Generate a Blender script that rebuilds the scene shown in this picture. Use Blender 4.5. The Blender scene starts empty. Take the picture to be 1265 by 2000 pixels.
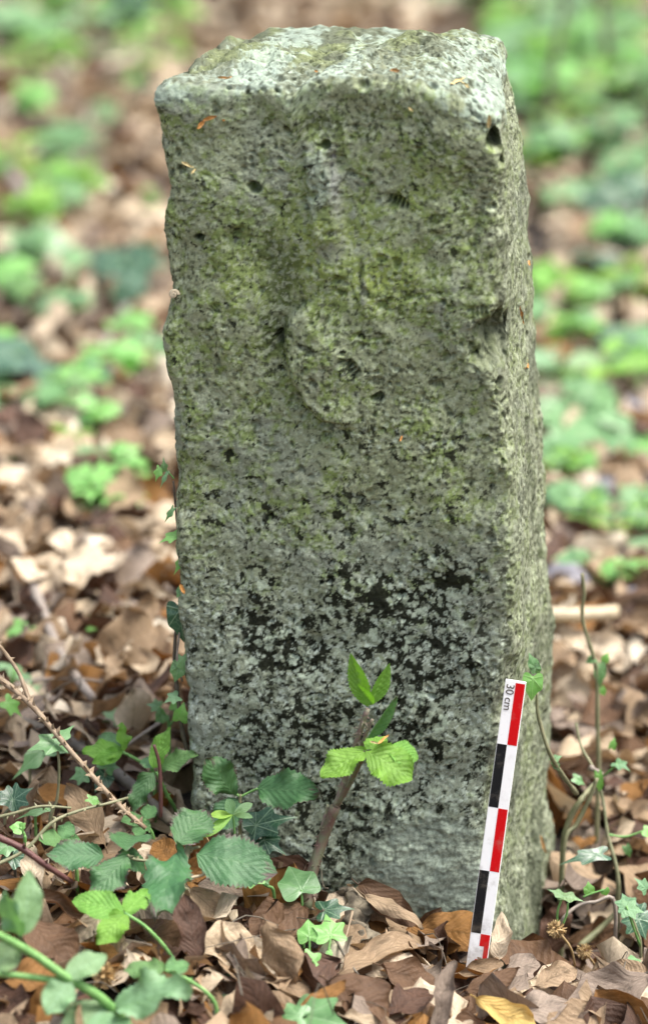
import bpy, math, random
import numpy as np
from mathutils import Vector, Matrix

RNG = np.random.default_rng(7)
random.seed(7)
scene = bpy.context.scene
COL = scene.collection

# ------------------------------------------------------------------ camera
CAM = np.array([0.0, -2.25, 1.03])
PITCH = math.radians(17.5)
FPX, CX, CY = 6690.0, 632.5, 1000.0
cam_d = bpy.data.cameras.new('camera')
cam = bpy.data.objects.new('camera', cam_d)
COL.objects.link(cam)
cam.location = CAM
cam.rotation_euler = (math.pi / 2 - PITCH, 0, 0)
cam_d.sensor_fit = 'VERTICAL'
cam_d.sensor_height = 36.0
cam_d.lens = 36.0 * FPX / 2000.0
cam_d.clip_start = 0.05
cam_d.clip_end = 500.0
cam_d.dof.use_dof = True
cam_d.dof.focus_distance = 2.355
cam_d.dof.aperture_fstop = 4.0
cam_d.dof.aperture_blades = 0
scene.camera = cam

# ------------------------------------------------------------------ sky and sun (bright overcast under a thin canopy)
SUN_EL, SUN_AZ = math.radians(66), math.radians(100)      # azimuth clockwise from +y
world = bpy.data.worlds.new('World')
scene.world = world
world.use_nodes = True
wn = world.node_tree.nodes
bg = wn['Background']
sky = wn.new('ShaderNodeTexSky')
sky.sky_type = 'NISHITA'
sky.sun_disc = False
sky.sun_elevation = SUN_EL
sky.sun_rotation = SUN_AZ
sky.air_density = 1.0
sky.dust_density = 6.0
sky.ozone_density = 0.6
bg.inputs['Strength'].default_value = 0.105
veil = wn.new('ShaderNodeHueSaturation')              # thin even cloud: the blue washed out of the sky
veil.inputs['Saturation'].default_value = 0.62
world.node_tree.links.new(sky.outputs['Color'], veil.inputs['Color'])
world.node_tree.links.new(veil.outputs['Color'], bg.inputs['Color'])
sun_d = bpy.data.lights.new('sun', 'SUN')
sun_d.energy = 1.5
sun_d.angle = math.radians(25)
sun_d.color = (1.0, 0.97, 0.91)
sun = bpy.data.objects.new('sun', sun_d)
COL.objects.link(sun)
sd = Vector((math.sin(SUN_AZ) * math.cos(SUN_EL), math.cos(SUN_AZ) * math.cos(SUN_EL), math.sin(SUN_EL)))
sun.rotation_euler = sd.to_track_quat('Z', 'Y').to_euler()
scene.view_settings.view_transform = 'Standard'
scene.view_settings.look = 'None'
scene.view_settings.gamma = 1.0
scene.view_settings.use_curve_mapping = False
scene.view_settings.exposure = 1.68

# ------------------------------------------------------------------ small helpers
_f = np.array([0, math.cos(PITCH), -math.sin(PITCH)])
_u = np.array([0, math.sin(PITCH), math.cos(PITCH)])


def ray(px, py):
    return _f + np.array([1.0, 0, 0]) * ((px - CX) / FPX) + _u * ((CY - py) / FPX)


def P(px, py, y):
    """the place in the wood seen at a photo pixel, at depth y"""
    r = ray(px, py)
    return CAM + r * ((y - CAM[1]) / r[1])


def sstep(a, b, x):
    t = np.clip((x - a) / (b - a), 0, 1)
    return t * t * (3 - 2 * t)


def ground_h(x, y):
    x = np.asarray(x, float); y = np.asarray(y, float)
    h = 0.034 * (1 - np.tanh((x - 0.01) / 0.10)) * np.exp(-np.clip(y - 0.6, 0, None) ** 2 / 1.2)
    h = h - 0.07 * np.exp(-((x - 0.178) / 0.06) ** 2 - ((y - 0.04) / 0.10) ** 2)      # hollow at the right foot of the stone
    h = h + 0.012 * np.sin(3.1 * x + 1.3) * np.sin(2.3 * y + 0.4) + 0.006 * np.sin(9.0 * x + 2) * np.sin(7.7 * y)
    return h


def G(px, py, up=0.0):
    r = ray(px, py)
    z = 0.0
    for _ in range(12):
        p = CAM + r * ((z - CAM[2]) / r[2])
        z = float(ground_h(p[0], p[1])) + up
    return CAM + r * ((z - CAM[2]) / r[2])


def project(p):
    d = np.asarray(p, float) - CAM
    k = d @ _f
    return CX + FPX * d[..., 0] / k, CY - FPX * (d @ _u) / k


def mesh_np(name, verts, faces, uv=None, mats=None, mat_idx=None, smooth=True, attrs=None):
    me = bpy.data.meshes.new(name)
    verts = np.ascontiguousarray(verts, dtype=np.float32)
    faces = np.ascontiguousarray(faces, dtype=np.int32)
    n, k = faces.shape
    me.vertices.add(len(verts)); me.vertices.foreach_set('co', verts.ravel())
    me.loops.add(n * k); me.loops.foreach_set('vertex_index', faces.ravel())
    me.polygons.add(n)
    me.polygons.foreach_set('loop_start', np.arange(0, n * k, k, dtype=np.int32))
    me.polygons.foreach_set('loop_total', np.full(n, k, dtype=np.int32))
    me.polygons.foreach_set('use_smooth', np.full(n, smooth, dtype=bool))
    if mat_idx is not None:
        me.polygons.foreach_set('material_index', np.ascontiguousarray(mat_idx, dtype=np.int32))
    for m in mats or []:
        me.materials.append(m)
    me.update(calc_edges=True)
    if uv is not None:
        l = me.uv_layers.new(name='UVMap')
        l.data.foreach_set('uv', np.ascontiguousarray(np.asarray(uv, np.float32)[faces.ravel()]).ravel())
    for an, (ty, vals) in (attrs or {}).items():
        a = me.attributes.new(an, ty, 'POINT')
        if ty == 'FLOAT':
            a.data.foreach_set('value', np.ascontiguousarray(vals, dtype=np.float32))
        else:
            c = np.ones((len(vals), 4), np.float32); c[:, :3] = vals
            a.data.foreach_set('color', c.ravel())
    me.validate()
    return me


def grid_faces(a, b, wrap=False):
    i, j = np.meshgrid(np.arange(a - 1), np.arange(b if wrap else b - 1), indexing='ij')
    j2 = (j + 1) % b
    return np.stack([i * b + j, i * b + j2, (i + 1) * b + j2, (i + 1) * b + j], -1).reshape(-1, 4)


def link(name, me, parent=None, mw=None):
    o = bpy.data.objects.new(name, me)
    COL.objects.link(o)
    if parent is not None:
        o.parent = parent
        base = Matrix.Translation(-Vector(parent.location))
        o.matrix_basis = base @ (mw if mw is not None else Matrix.Identity(4))
    elif mw is not None:
        o.matrix_basis = mw
    return o


def tag(o, label, cat, group=None, kind=None):
    if label: o['label'] = label
    if cat: o['category'] = cat
    if group: o['group'] = group
    if kind: o['kind'] = kind
    return o


def empty(name, loc, label, cat, group=None):
    o = bpy.data.objects.new(name, None)
    o.empty_display_size = 0.02
    COL.objects.link(o)
    o.location = Vector([float(c) for c in loc])
    return tag(o, label, cat, group)


# ------------------------------------------------------------------ vectorised noise
_GR = np.array([[1, 1, 0], [-1, 1, 0], [1, -1, 0], [-1, -1, 0], [1, 0, 1], [-1, 0, 1], [1, 0, -1], [-1, 0, -1],
                [0, 1, 1], [0, -1, 1], [0, 1, -1], [0, -1, -1]], np.float32)


def _hash(ix, iy, iz, s):
    n = (ix.astype(np.uint32) * np.uint32(374761393) + iy.astype(np.uint32) * np.uint32(668265263)
         + iz.astype(np.uint32) * np.uint32(2246822519) + np.uint32((s * 3266489917) & 0xffffffff))
    n = (n ^ (n >> np.uint32(15))) * np.uint32(2246822519)
    n = (n ^ (n >> np.uint32(13))) * np.uint32(3266489917)
    return n ^ (n >> np.uint32(16))


def perlin(p, size, seed=0):
    q = (np.asarray(p, np.float32) / size).astype(np.float32)
    i = np.floor(q).astype(np.int32); f = q - i
    w = f * f * f * (f * (f * 6 - 15) + 10)
    out = 0
    for dx in (0, 1):
        wx = w[:, 0] if dx else 1 - w[:, 0]
        for dy in (0, 1):
            wy = w[:, 1] if dy else 1 - w[:, 1]
            for dz in (0, 1):
                wz = w[:, 2] if dz else 1 - w[:, 2]
                g = _GR[_hash(i[:, 0] + dx, i[:, 1] + dy, i[:, 2] + dz, seed) % np.uint32(12)]
                d = g[:, 0] * (f[:, 0] - dx) + g[:, 1] * (f[:, 1] - dy) + g[:, 2] * (f[:, 2] - dz)
                out = out + d * wx * wy * wz
    return out


def fbm(p, size, octs=4, seed=0, gain=0.5):
    a, s, out = 1.0, size, 0
    for k in range(octs):
        out = out + a * perlin(p, s, seed + 17 * k)
        a *= gain; s *= 0.48
    return out


def worley(p, size, seed=0):
    """nearest distance (cell units) and a random number of that cell"""
    q = np.asarray(p, np.float32) / size
    i = np.floor(q).astype(np.int32); f = q - i
    best = np.full(len(q), 9.0, np.float32); rnd = np.zeros(len(q), np.float32)
    for dx in (-1, 0, 1):
        for dy in (-1, 0, 1):
            for dz in (-1, 0, 1):
                h = _hash(i[:, 0] + dx, i[:, 1] + dy, i[:, 2] + dz, seed)
                ox = (h & np.uint32(1023)).astype(np.float32) / 1023
                oy = ((h >> np.uint32(10)) & np.uint32(1023)).astype(np.float32) / 1023
                oz = ((h >> np.uint32(20)) & np.uint32(1023)).astype(np.float32) / 1023
                d = np.sqrt((dx + ox - f[:, 0]) ** 2 + (dy + oy - f[:, 1]) ** 2 + (dz + oz - f[:, 2]) ** 2)
                m = d < best
                best = np.where(m, d, best)
                rnd = np.where(m, ((h * np.uint32(2654435761)) >> np.uint32(8)).astype(np.float32) / float(1 << 24), rnd)
    return best, rnd


# ------------------------------------------------------------------ materials
def new_mat(name):
    m = bpy.data.materials.new(name)
    m.use_nodes = True
    nt = m.node_tree
    return m, nt, nt.nodes['Principled BSDF'], nt.nodes['Material Output']


def N(nt, typ, **kw):
    n = nt.nodes.new(typ)
    for k, v in kw.items():
        if k.startswith('i_'):
            n.inputs[k[2:].replace('_', ' ')].default_value = v
        else:
            setattr(n, k, v)
    return n


def M(nt, op, a, b=None, c=None, clamp=False):
    n = nt.nodes.new('ShaderNodeMath'); n.operation = op; n.use_clamp = clamp
    for k, v in enumerate((a, b, c)):
        if v is None: continue
        if isinstance(v, (int, float)): n.inputs[k].default_value = v
        else: nt.links.new(v, n.inputs[k])
    return n.outputs[0]


def MixC(nt, fac, a, b, mode='MIX'):
    n = nt.nodes.new('ShaderNodeMix'); n.data_type = 'RGBA'; n.blend_type = mode
    for k, v in ((0, fac), (6, a), (7, b)):
        if isinstance(v, (int, float)): n.inputs[k].default_value = v
        elif isinstance(v, tuple): n.inputs[k].default_value = (*v, 1) if len(v) == 3 else v
        else: nt.links.new(v, n.inputs[k])
    return n.outputs[2]


def Smooth(nt, v, a, b):
    n = nt.nodes.new('ShaderNodeMapRange'); n.interpolation_type = 'SMOOTHSTEP'
    nt.links.new(v, n.inputs[0]); n.inputs[1].default_value = a; n.inputs[2].default_value = b
    return n.outputs[0]


def noise(nt, vec, scale, detail=3, rough=0.55, w=None):
    n = nt.nodes.new('ShaderNodeTexNoise')
    n.inputs['Scale'].default_value = scale; n.inputs['Detail'].default_value = detail; n.inputs['Roughness'].default_value = rough
    if vec is not None: nt.links.new(vec, n.inputs['Vector'])
    return n.outputs['Fac']


def leaf_rnd(nt):
    """one random number for each leaf: the object's own, shifted by the mesh's"""
    oi = N(nt, 'ShaderNodeObjectInfo'); at = N(nt, 'ShaderNodeAttribute', attribute_name='rnd')
    return M(nt, 'FRACT', M(nt, 'ADD', oi.outputs['Random'], at.outputs['Fac']))


def leaf_uv(nt):
    tc = N(nt, 'ShaderNodeTexCoord'); sp = N(nt, 'ShaderNodeSeparateXYZ')
    nt.links.new(tc.outputs['UV'], sp.inputs[0])
    s = M(nt, 'MULTIPLY', M(nt, 'SUBTRACT', sp.outputs[0], 0.5), 2.0)
    return tc.outputs['UV'], s, sp.outputs[1]


def pinnate(nt, s, t, n, slope, sharp):
    """midrib and side veins of an oval leaf, 1 on a vein"""
    a = M(nt, 'ABSOLUTE', s)
    ph = M(nt, 'MULTIPLY', M(nt, 'SUBTRACT', t, M(nt, 'MULTIPLY', a, slope)), n)
    d = M(nt, 'ABSOLUTE', M(nt, 'SUBTRACT', M(nt, 'FRACT', ph), 0.5))        # 0.5 on a vein
    side = Smooth(nt, d, 0.5 - sharp, 0.5)
    mid = M(nt, 'SUBTRACT', 1.0, Smooth(nt, a, 0.0, 0.07))
    return M(nt, 'MAXIMUM', side, mid), d


def finish_leaf(nt, bsdf, out, col, trans, tcol_gain, rough, bump_h, bump_s, bump_d, spec=0.5):
    nt.links.new(col, bsdf.inputs['Base Color'])
    bsdf.inputs['Roughness'].default_value = rough
    bsdf.inputs['Specular IOR Level'].default_value = spec
    bp = N(nt, 'ShaderNodeBump'); bp.inputs['Strength'].default_value = bump_s; bp.inputs['Distance'].default_value = bump_d
    nt.links.new(bump_h, bp.inputs['Height']); nt.links.new(bp.outputs[0], bsdf.inputs['Normal'])
    tr = N(nt, 'ShaderNodeBsdfTranslucent')
    nt.links.new(MixC(nt, 1.0, col, tcol_gain, 'MULTIPLY'), tr.inputs['Color'])
    mx = N(nt, 'ShaderNodeMixShader'); mx.inputs[0].default_value = trans
    nt.links.new(bsdf.outputs[0], mx.inputs[1]); nt.links.new(tr.outputs[0], mx.inputs[2])
    nt.links.new(mx.outputs[0], out.inputs['Surface'])


def dead_leaf_mat(name, ca, cb, vein_dark=0.55, trans=0.22, rough=0.6):
    m, nt, b, out = new_mat(name)
    uv, s, t = leaf_uv(nt)
    r = leaf_rnd(nt)
    off = N(nt, 'ShaderNodeVectorMath', operation='ADD')
    cmb = N(nt, 'ShaderNodeCombineXYZ'); nt.links.new(M(nt, 'MULTIPLY', r, 37.0), cmb.inputs[2])
    nt.links.new(uv, off.inputs[0]); nt.links.new(cmb.outputs[0], off.inputs[1])
    v, d = pinnate(nt, s, t, 9.0, 0.26, 0.055)
    col = MixC(nt, r, ca, cb)
    n1 = noise(nt, off.outputs[0], 3.0, 4)
    n2 = noise(nt, off.outputs[0], 16.0, 5, 0.7)
    dk = tuple(c * 0.42 for c in ca)
    col = MixC(nt, M(nt, 'MULTIPLY', Smooth(nt, n1, 0.5, 0.72), 0.75), col, dk)
    col = MixC(nt, M(nt, 'MULTIPLY', Smooth(nt, n2, 0.6, 0.72), 0.6), col, tuple(c * 0.3 for c in cb))
    lt = tuple(min(1, c * 1.5 + 0.03) for c in cb)
    col = MixC(nt, M(nt, 'MULTIPLY', Smooth(nt, n2, 0.5, 0.28), 0.45), col, lt)
    col = MixC(nt, M(nt, 'MULTIPLY', v, vein_dark), col, tuple(c * 0.45 for c in ca))
    bw = M(nt, 'ADD', M(nt, 'MULTIPLY', d, -0.5), M(nt, 'MULTIPLY', n2, 0.8))
    finish_leaf(nt, b, out, col, trans, (1.0, 0.75, 0.5), rough, bw, 0.7, 0.002, 0.22)
    return m


DEAD = {
    'pale': dead_leaf_mat('pale_tan_dead_leaf', (0.40, 0.31, 0.205), (0.58, 0.485, 0.36), 0.3, 0.15),
    'tan': dead_leaf_mat('tan_dead_leaf', (0.25, 0.172, 0.102), (0.37, 0.275, 0.18), 0.45),
    'ochre': dead_leaf_mat('ochre_dead_leaf', (0.27, 0.135, 0.04), (0.22, 0.11, 0.035), 0.5),
    'chestnut': dead_leaf_mat('chestnut_dead_leaf', (0.155, 0.088, 0.046), (0.115, 0.066, 0.038), 0.5, 0.2, 0.45),
    'grey': dead_leaf_mat('grey_brown_dead_leaf', (0.17, 0.13, 0.10), (0.27, 0.215, 0.17), 0.45, 0.12, 0.6),
    'dark': dead_leaf_mat('dark_brown_dead_leaf', (0.06, 0.032, 0.02), (0.095, 0.052, 0.034), 0.5, 0.1, 0.45),
    'cream': dead_leaf_mat('cream_dead_leaf', (0.62, 0.55, 0.42), (0.68, 0.60, 0.48), 0.15, 0.15),
    'yellow': dead_leaf_mat('yellow_dead_leaf', (0.62, 0.44, 0.15), (0.62, 0.44, 0.15), 0.35, 0.3),
}


def green_leaf_mat(name, ca, cb, vein, nv, slope, brown=0.0, rough=0.42, trans=0.22, bump=0.8, veinmix=0.35):
    m, nt, b, out = new_mat(name)
    uv, s, t = leaf_uv(nt)
    r = leaf_rnd(nt)
    cmb = N(nt, 'ShaderNodeCombineXYZ'); nt.links.new(M(nt, 'MULTIPLY', r, 37.0), cmb.inputs[2])
    off = N(nt, 'ShaderNodeVectorMath', operation='ADD')
    nt.links.new(uv, off.inputs[0]); nt.links.new(cmb.outputs[0], off.inputs[1])
    v, d = pinnate(nt, s, t, nv, slope, 0.07)
    n1 = noise(nt, off.outputs[0], 4.0, 4); n2 = noise(nt, off.outputs[0], 26.0, 4, 0.7)
    col = MixC(nt, Smooth(nt, M(nt, 'ADD', M(nt, 'MULTIPLY', n1, 0.6), M(nt, 'MULTIPLY', n2, 0.4)), 0.36, 0.64), ca, cb)
    col = MixC(nt, M(nt, 'MULTIPLY', r, 0.4), col, (ca[0] * 2.0, ca[1] * 1.15, ca[2] * 0.75))
    col = MixC(nt, M(nt, 'MULTIPLY', v, veinmix), col, vein)
    if brown > 0:
        e = M(nt, 'MAXIMUM', M(nt, 'ABSOLUTE', s), M(nt, 'MULTIPLY', t, 1.0))
        k = M(nt, 'ADD', M(nt, 'MULTIPLY', e, 0.62), M(nt, 'MULTIPLY', n1, 0.62))
        col = MixC(nt, M(nt, 'MULTIPLY', Smooth(nt, k, 0.90 - 0.06 * brown, 0.97), 0.9), col, (0.075, 0.035, 0.04))
        col = MixC(nt, M(nt, 'MULTIPLY', Smooth(nt, n2, 0.66, 0.72), 0.6 * brown), col, (0.16, 0.08, 0.05))
    bh = M(nt, 'ADD', M(nt, 'MULTIPLY', d, -0.65), M(nt, 'MULTIPLY', n2, 0.7))
    finish_leaf(nt, b, out, col, trans, (1.3, 1.5, 0.5), rough, bh, bump, 0.0016)
    return m


def ivy_mat(name, ca, cb, vein, rough, trans, veinmix):
    m, nt, b, out = new_mat(name)
    uv, s, t = leaf_uv(nt)
    r = leaf_rnd(nt)
    acc = None
    for ang in (0, 47, -47, 103, -103):
        dx, dy = math.sin(math.radians(ang)), math.cos(math.radians(ang))
        cr = M(nt, 'ABSOLUTE', M(nt, 'SUBTRACT', M(nt, 'MULTIPLY', s, dy), M(nt, 'MULTIPLY', t, dx)))
        dt = M(nt, 'ADD', M(nt, 'MULTIPLY', s, dx), M(nt, 'MULTIPLY', t, dy))
        k = M(nt, 'MULTIPLY', M(nt, 'SUBTRACT', 1.0, Smooth(nt, cr, 0.0, 0.035)), M(nt, 'GREATER_THAN', dt, 0.0))
        acc = k if acc is None else M(nt, 'MAXIMUM', acc, k)
    n1 = noise(nt, uv, 3.0, 4); n2 = noise(nt, uv, 18.0, 3)
    vo = N(nt, 'ShaderNodeTexVoronoi', feature='DISTANCE_TO_EDGE'); vo.inputs['Scale'].default_value = 7.0
    nt.links.new(uv, vo.inputs['Vector'])
    net = M(nt, 'SUBTRACT', 1.0, Smooth(nt, vo.outputs['Distance'], 0.0, 0.07))
    col = MixC(nt, Smooth(nt, n1, 0.35, 0.65), ca, cb)
    col = MixC(nt, M(nt, 'MULTIPLY', r, 0.35), col, tuple(c * 1.5 for c in cb))
    col = MixC(nt, M(nt, 'MULTIPLY', net, veinmix * 0.4), col, vein)
    col = MixC(nt, M(nt, 'MULTIPLY', acc, veinmix), col, vein)
    bh = M(nt, 'ADD', M(nt, 'MULTIPLY', acc, -0.6), M(nt, 'MULTIPLY', n2, 0.4))
    finish_leaf(nt, b, out, col, trans, (1.3, 1.5, 0.5), rough, bh, 0.4, 0.001)
    return m


GREEN = {
    'bramble_dark': green_leaf_mat('dark_bramble_leaf', (0.035, 0.115, 0.040), (0.060, 0.165, 0.062), (0.11, 0.21, 0.09), 8.0, 0.34, 1.0, 0.42, 0.15, 0.55, 0.3),
    'bramble_bright': green_leaf_mat('fresh_bramble_leaf', (0.105, 0.29, 0.03), (0.18, 0.40, 0.07), (0.30, 0.52, 0.14), 8.0, 0.34, 0.0, 0.42, 0.3, 0.7, 0.4),
    'bramble_mid': green_leaf_mat('mid_green_bramble_leaf', (0.07, 0.19, 0.06), (0.12, 0.27, 0.10), (0.16, 0.34, 0.13), 8.0, 0.34, 0.15, 0.45, 0.25, 0.55),
    'herb': green_leaf_mat('blue_green_herb_leaf', (0.12, 0.26, 0.12), (0.18, 0.34, 0.19), (0.25, 0.42, 0.27), 6.0, 0.35, 0.0, 0.4, 0.25, 0.5),
    'herb_bright': green_leaf_mat('yellow_green_herb_leaf', (0.15, 0.36, 0.05), (0.22, 0.42, 0.10), (0.3, 0.5, 0.16), 6.0, 0.35, 0.0, 0.45, 0.35, 0.5),
    'ivy_dark': ivy_mat('dark_ivy_leaf', (0.018, 0.060, 0.030), (0.030, 0.085, 0.045), (0.20, 0.30, 0.19), 0.3, 0.08, 0.75),
    'ivy_mid': ivy_mat('mid_green_ivy_leaf', (0.075, 0.18, 0.06), (0.14, 0.27, 0.115), (0.24, 0.38, 0.2), 0.36, 0.2, 0.45),
    'ivy_bright': ivy_mat('fresh_ivy_leaf', (0.13, 0.33, 0.07), (0.20, 0.41, 0.12), (0.32, 0.50, 0.24), 0.4, 0.3, 0.3),
}


def stem_mat(name, ca, cb, scale=120.0, rough=0.6):
    m, nt, b, out = new_mat(name)
    tc = N(nt, 'ShaderNodeTexCoord')
    n = noise(nt, tc.outputs['Object'], scale, 5, 0.65)
    nt.links.new(MixC(nt, Smooth(nt, n, 0.35, 0.65), ca, cb), b.inputs['Base Color'])
    b.inputs['Roughness'].default_value = rough
    bp = N(nt, 'ShaderNodeBump'); bp.inputs['Strength'].default_value = 0.5; bp.inputs['Distance'].default_value = 0.001
    nt.links.new(n, bp.inputs['Height']); nt.links.new(bp.outputs[0], b.inputs['Normal'])
    return m


STEM = {
    'green': stem_mat('green_stem', (0.10, 0.24, 0.06), (0.17, 0.34, 0.10)),
    'hairy': stem_mat('hairy_young_stem', (0.20, 0.21, 0.13), (0.19, 0.125, 0.11), 260.0),
    'red': stem_mat('reddish_stem', (0.13, 0.07, 0.055), (0.12, 0.13, 0.07)),
    'cane': stem_mat('dry_cane', (0.22, 0.155, 0.095), (0.33, 0.25, 0.165)),
    'bark': stem_mat('dark_bark', (0.075, 0.062, 0.045), (0.13, 0.11, 0.08)),
    'grey': stem_mat('grey_twig', (0.19, 0.155, 0.13), (0.28, 0.24, 0.20)),
    'olive': stem_mat('olive_vine', (0.14, 0.15, 0.075), (0.22, 0.21, 0.12)),
    'wine': stem_mat('wine_red_stem', (0.075, 0.028, 0.026), (0.12, 0.05, 0.042)),
    'pale': stem_mat('pale_dead_stick', (0.45, 0.37, 0.24), (0.56, 0.48, 0.34)),
    'rot': stem_mat('rotten_wood', (0.045, 0.036, 0.024), (0.20, 0.17, 0.12), 90.0, 0.9),
    'bud': stem_mat('orange_bud_scale', (0.45, 0.17, 0.03), (0.58, 0.30, 0.08), 200.0, 0.4),
    'straw': stem_mat('straw_bud_scale', (0.55, 0.42, 0.16), (0.60, 0.5, 0.25), 200.0, 0.5),
    'husk': stem_mat('dry_husk', (0.36, 0.24, 0.10), (0.50, 0.36, 0.18), 150.0, 0.8),
}

# ------------------------------------------------------------------ ground
def build_ground():
    m, nt, b, out = new_mat('dark_soil')
    tc = N(nt, 'ShaderNodeTexCoord')
    n = noise(nt, tc.outputs['Object'], 14.0, 8, 0.65); n2 = noise(nt, tc.outputs['Object'], 90.0, 5, 0.7)
    c = MixC(nt, Smooth(nt, n, 0.35, 0.65), (0.012, 0.009, 0.007), (0.035, 0.025, 0.018))
    c = MixC(nt, M(nt, 'MULTIPLY', Smooth(nt, n2, 0.55, 0.7), 0.6), c, (0.11, 0.075, 0.05))
    nt.links.new(c, b.inputs['Base Color']); b.inputs['Roughness'].default_value = 0.95
    bp = N(nt, 'ShaderNodeBump'); bp.inputs['Strength'].default_value = 0.8; bp.inputs['Distance'].default_value = 0.01
    nt.links.new(n2, bp.inputs['Height']); nt.links.new(bp.outputs[0], b.inputs['Normal'])
    xs = np.concatenate([-np.geomspace(60, 2.0, 24), np.linspace(-1.9, 1.9, 127), np.geomspace(2.0, 60, 24)])
    ys = np.concatenate([-np.geomspace(60, 2.0, 24), np.linspace(-1.9, 6.5, 200), np.geomspace(6.7, 160, 30)])
    X, Y = np.meshgrid(xs, ys, indexing='ij')
    near = np.exp(-np.clip(np.hypot(X, Y - 2) - 6, 0, None) / 4)
    Z = ground_h(X, Y) * near
    me = mesh_np('ground', np.stack([X, Y, Z], -1).reshape(-1, 3), grid_faces(len(xs), len(ys))[:, ::-1], mats=[m])
    tag(link('ground', me), None, None, None, 'structure')


build_ground()

# ------------------------------------------------------------------ the stone
YAW = math.radians(12)
FRP = np.array([0.118, -0.045])                       # a point of the front plane (x, y)
_t = np.array([math.cos(YAW), -math.sin(YAW)])        # along the front, to the right
_n = np.array([math.sin(YAW), math.cos(YAW)])         # into the stone
SD = 0.205


def on_plane(px, py, v=0.0):
    """(u, z) where the ray of a photo pixel meets the vertical plane v behind the front face"""
    r = ray(px, py)
    o = FRP + _n * v
    k = ((o - CAM[:2]) @ _n) / (r[:2] @ _n)
    p = CAM + r * k
    return float((p[:2] - FRP) @ _t), float(p[2])


def loc2w(u, v, z):
    return np.stack([FRP[0] + u * _t[0] + v * _n[0], FRP[1] + u * _t[1] + v * _n[1], z], -1)


def poly_uz(pts, v):
    a = np.array([on_plane(px, py, v) for px, py in pts])
    o = np.argsort(a[:, 1]); a = a[o]
    return a


L_PTS = [(303, 165), (303, 235), (318, 330), (330, 365), (318, 445), (321, 560), (313, 650), (330, 740), (342, 800), (335, 890), (331, 980),
         (345, 1050), (352, 1130), (358, 1250), (358, 1340), (368, 1450), (368, 1560), (374, 1760), (382, 2060)]
R_PTS = [(972, 165), (985, 250), (992, 330), (985, 450), (982, 560), (975, 650), (985, 760), (1002, 860), (1012, 1000), (1008, 1130), (1000, 1270), (985, 1350),
         (968, 1500), (955, 1640), (962, 1760), (985, 1850), (1005, 2060)]
B_PTS = [(992, 95), (1000, 150), (1012, 240), (1024, 330), (1032, 420), (1038, 520), (1046, 640), (1052, 760), (1060, 870), (1066, 1000), (1074, 1120), (1076, 1200),
         (1078, 1330), (1075, 1420), (1072, 1500), (1078, 1600), (1084, 1700), (1078, 1790), (1072, 1900), (1070, 2080)]


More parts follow.
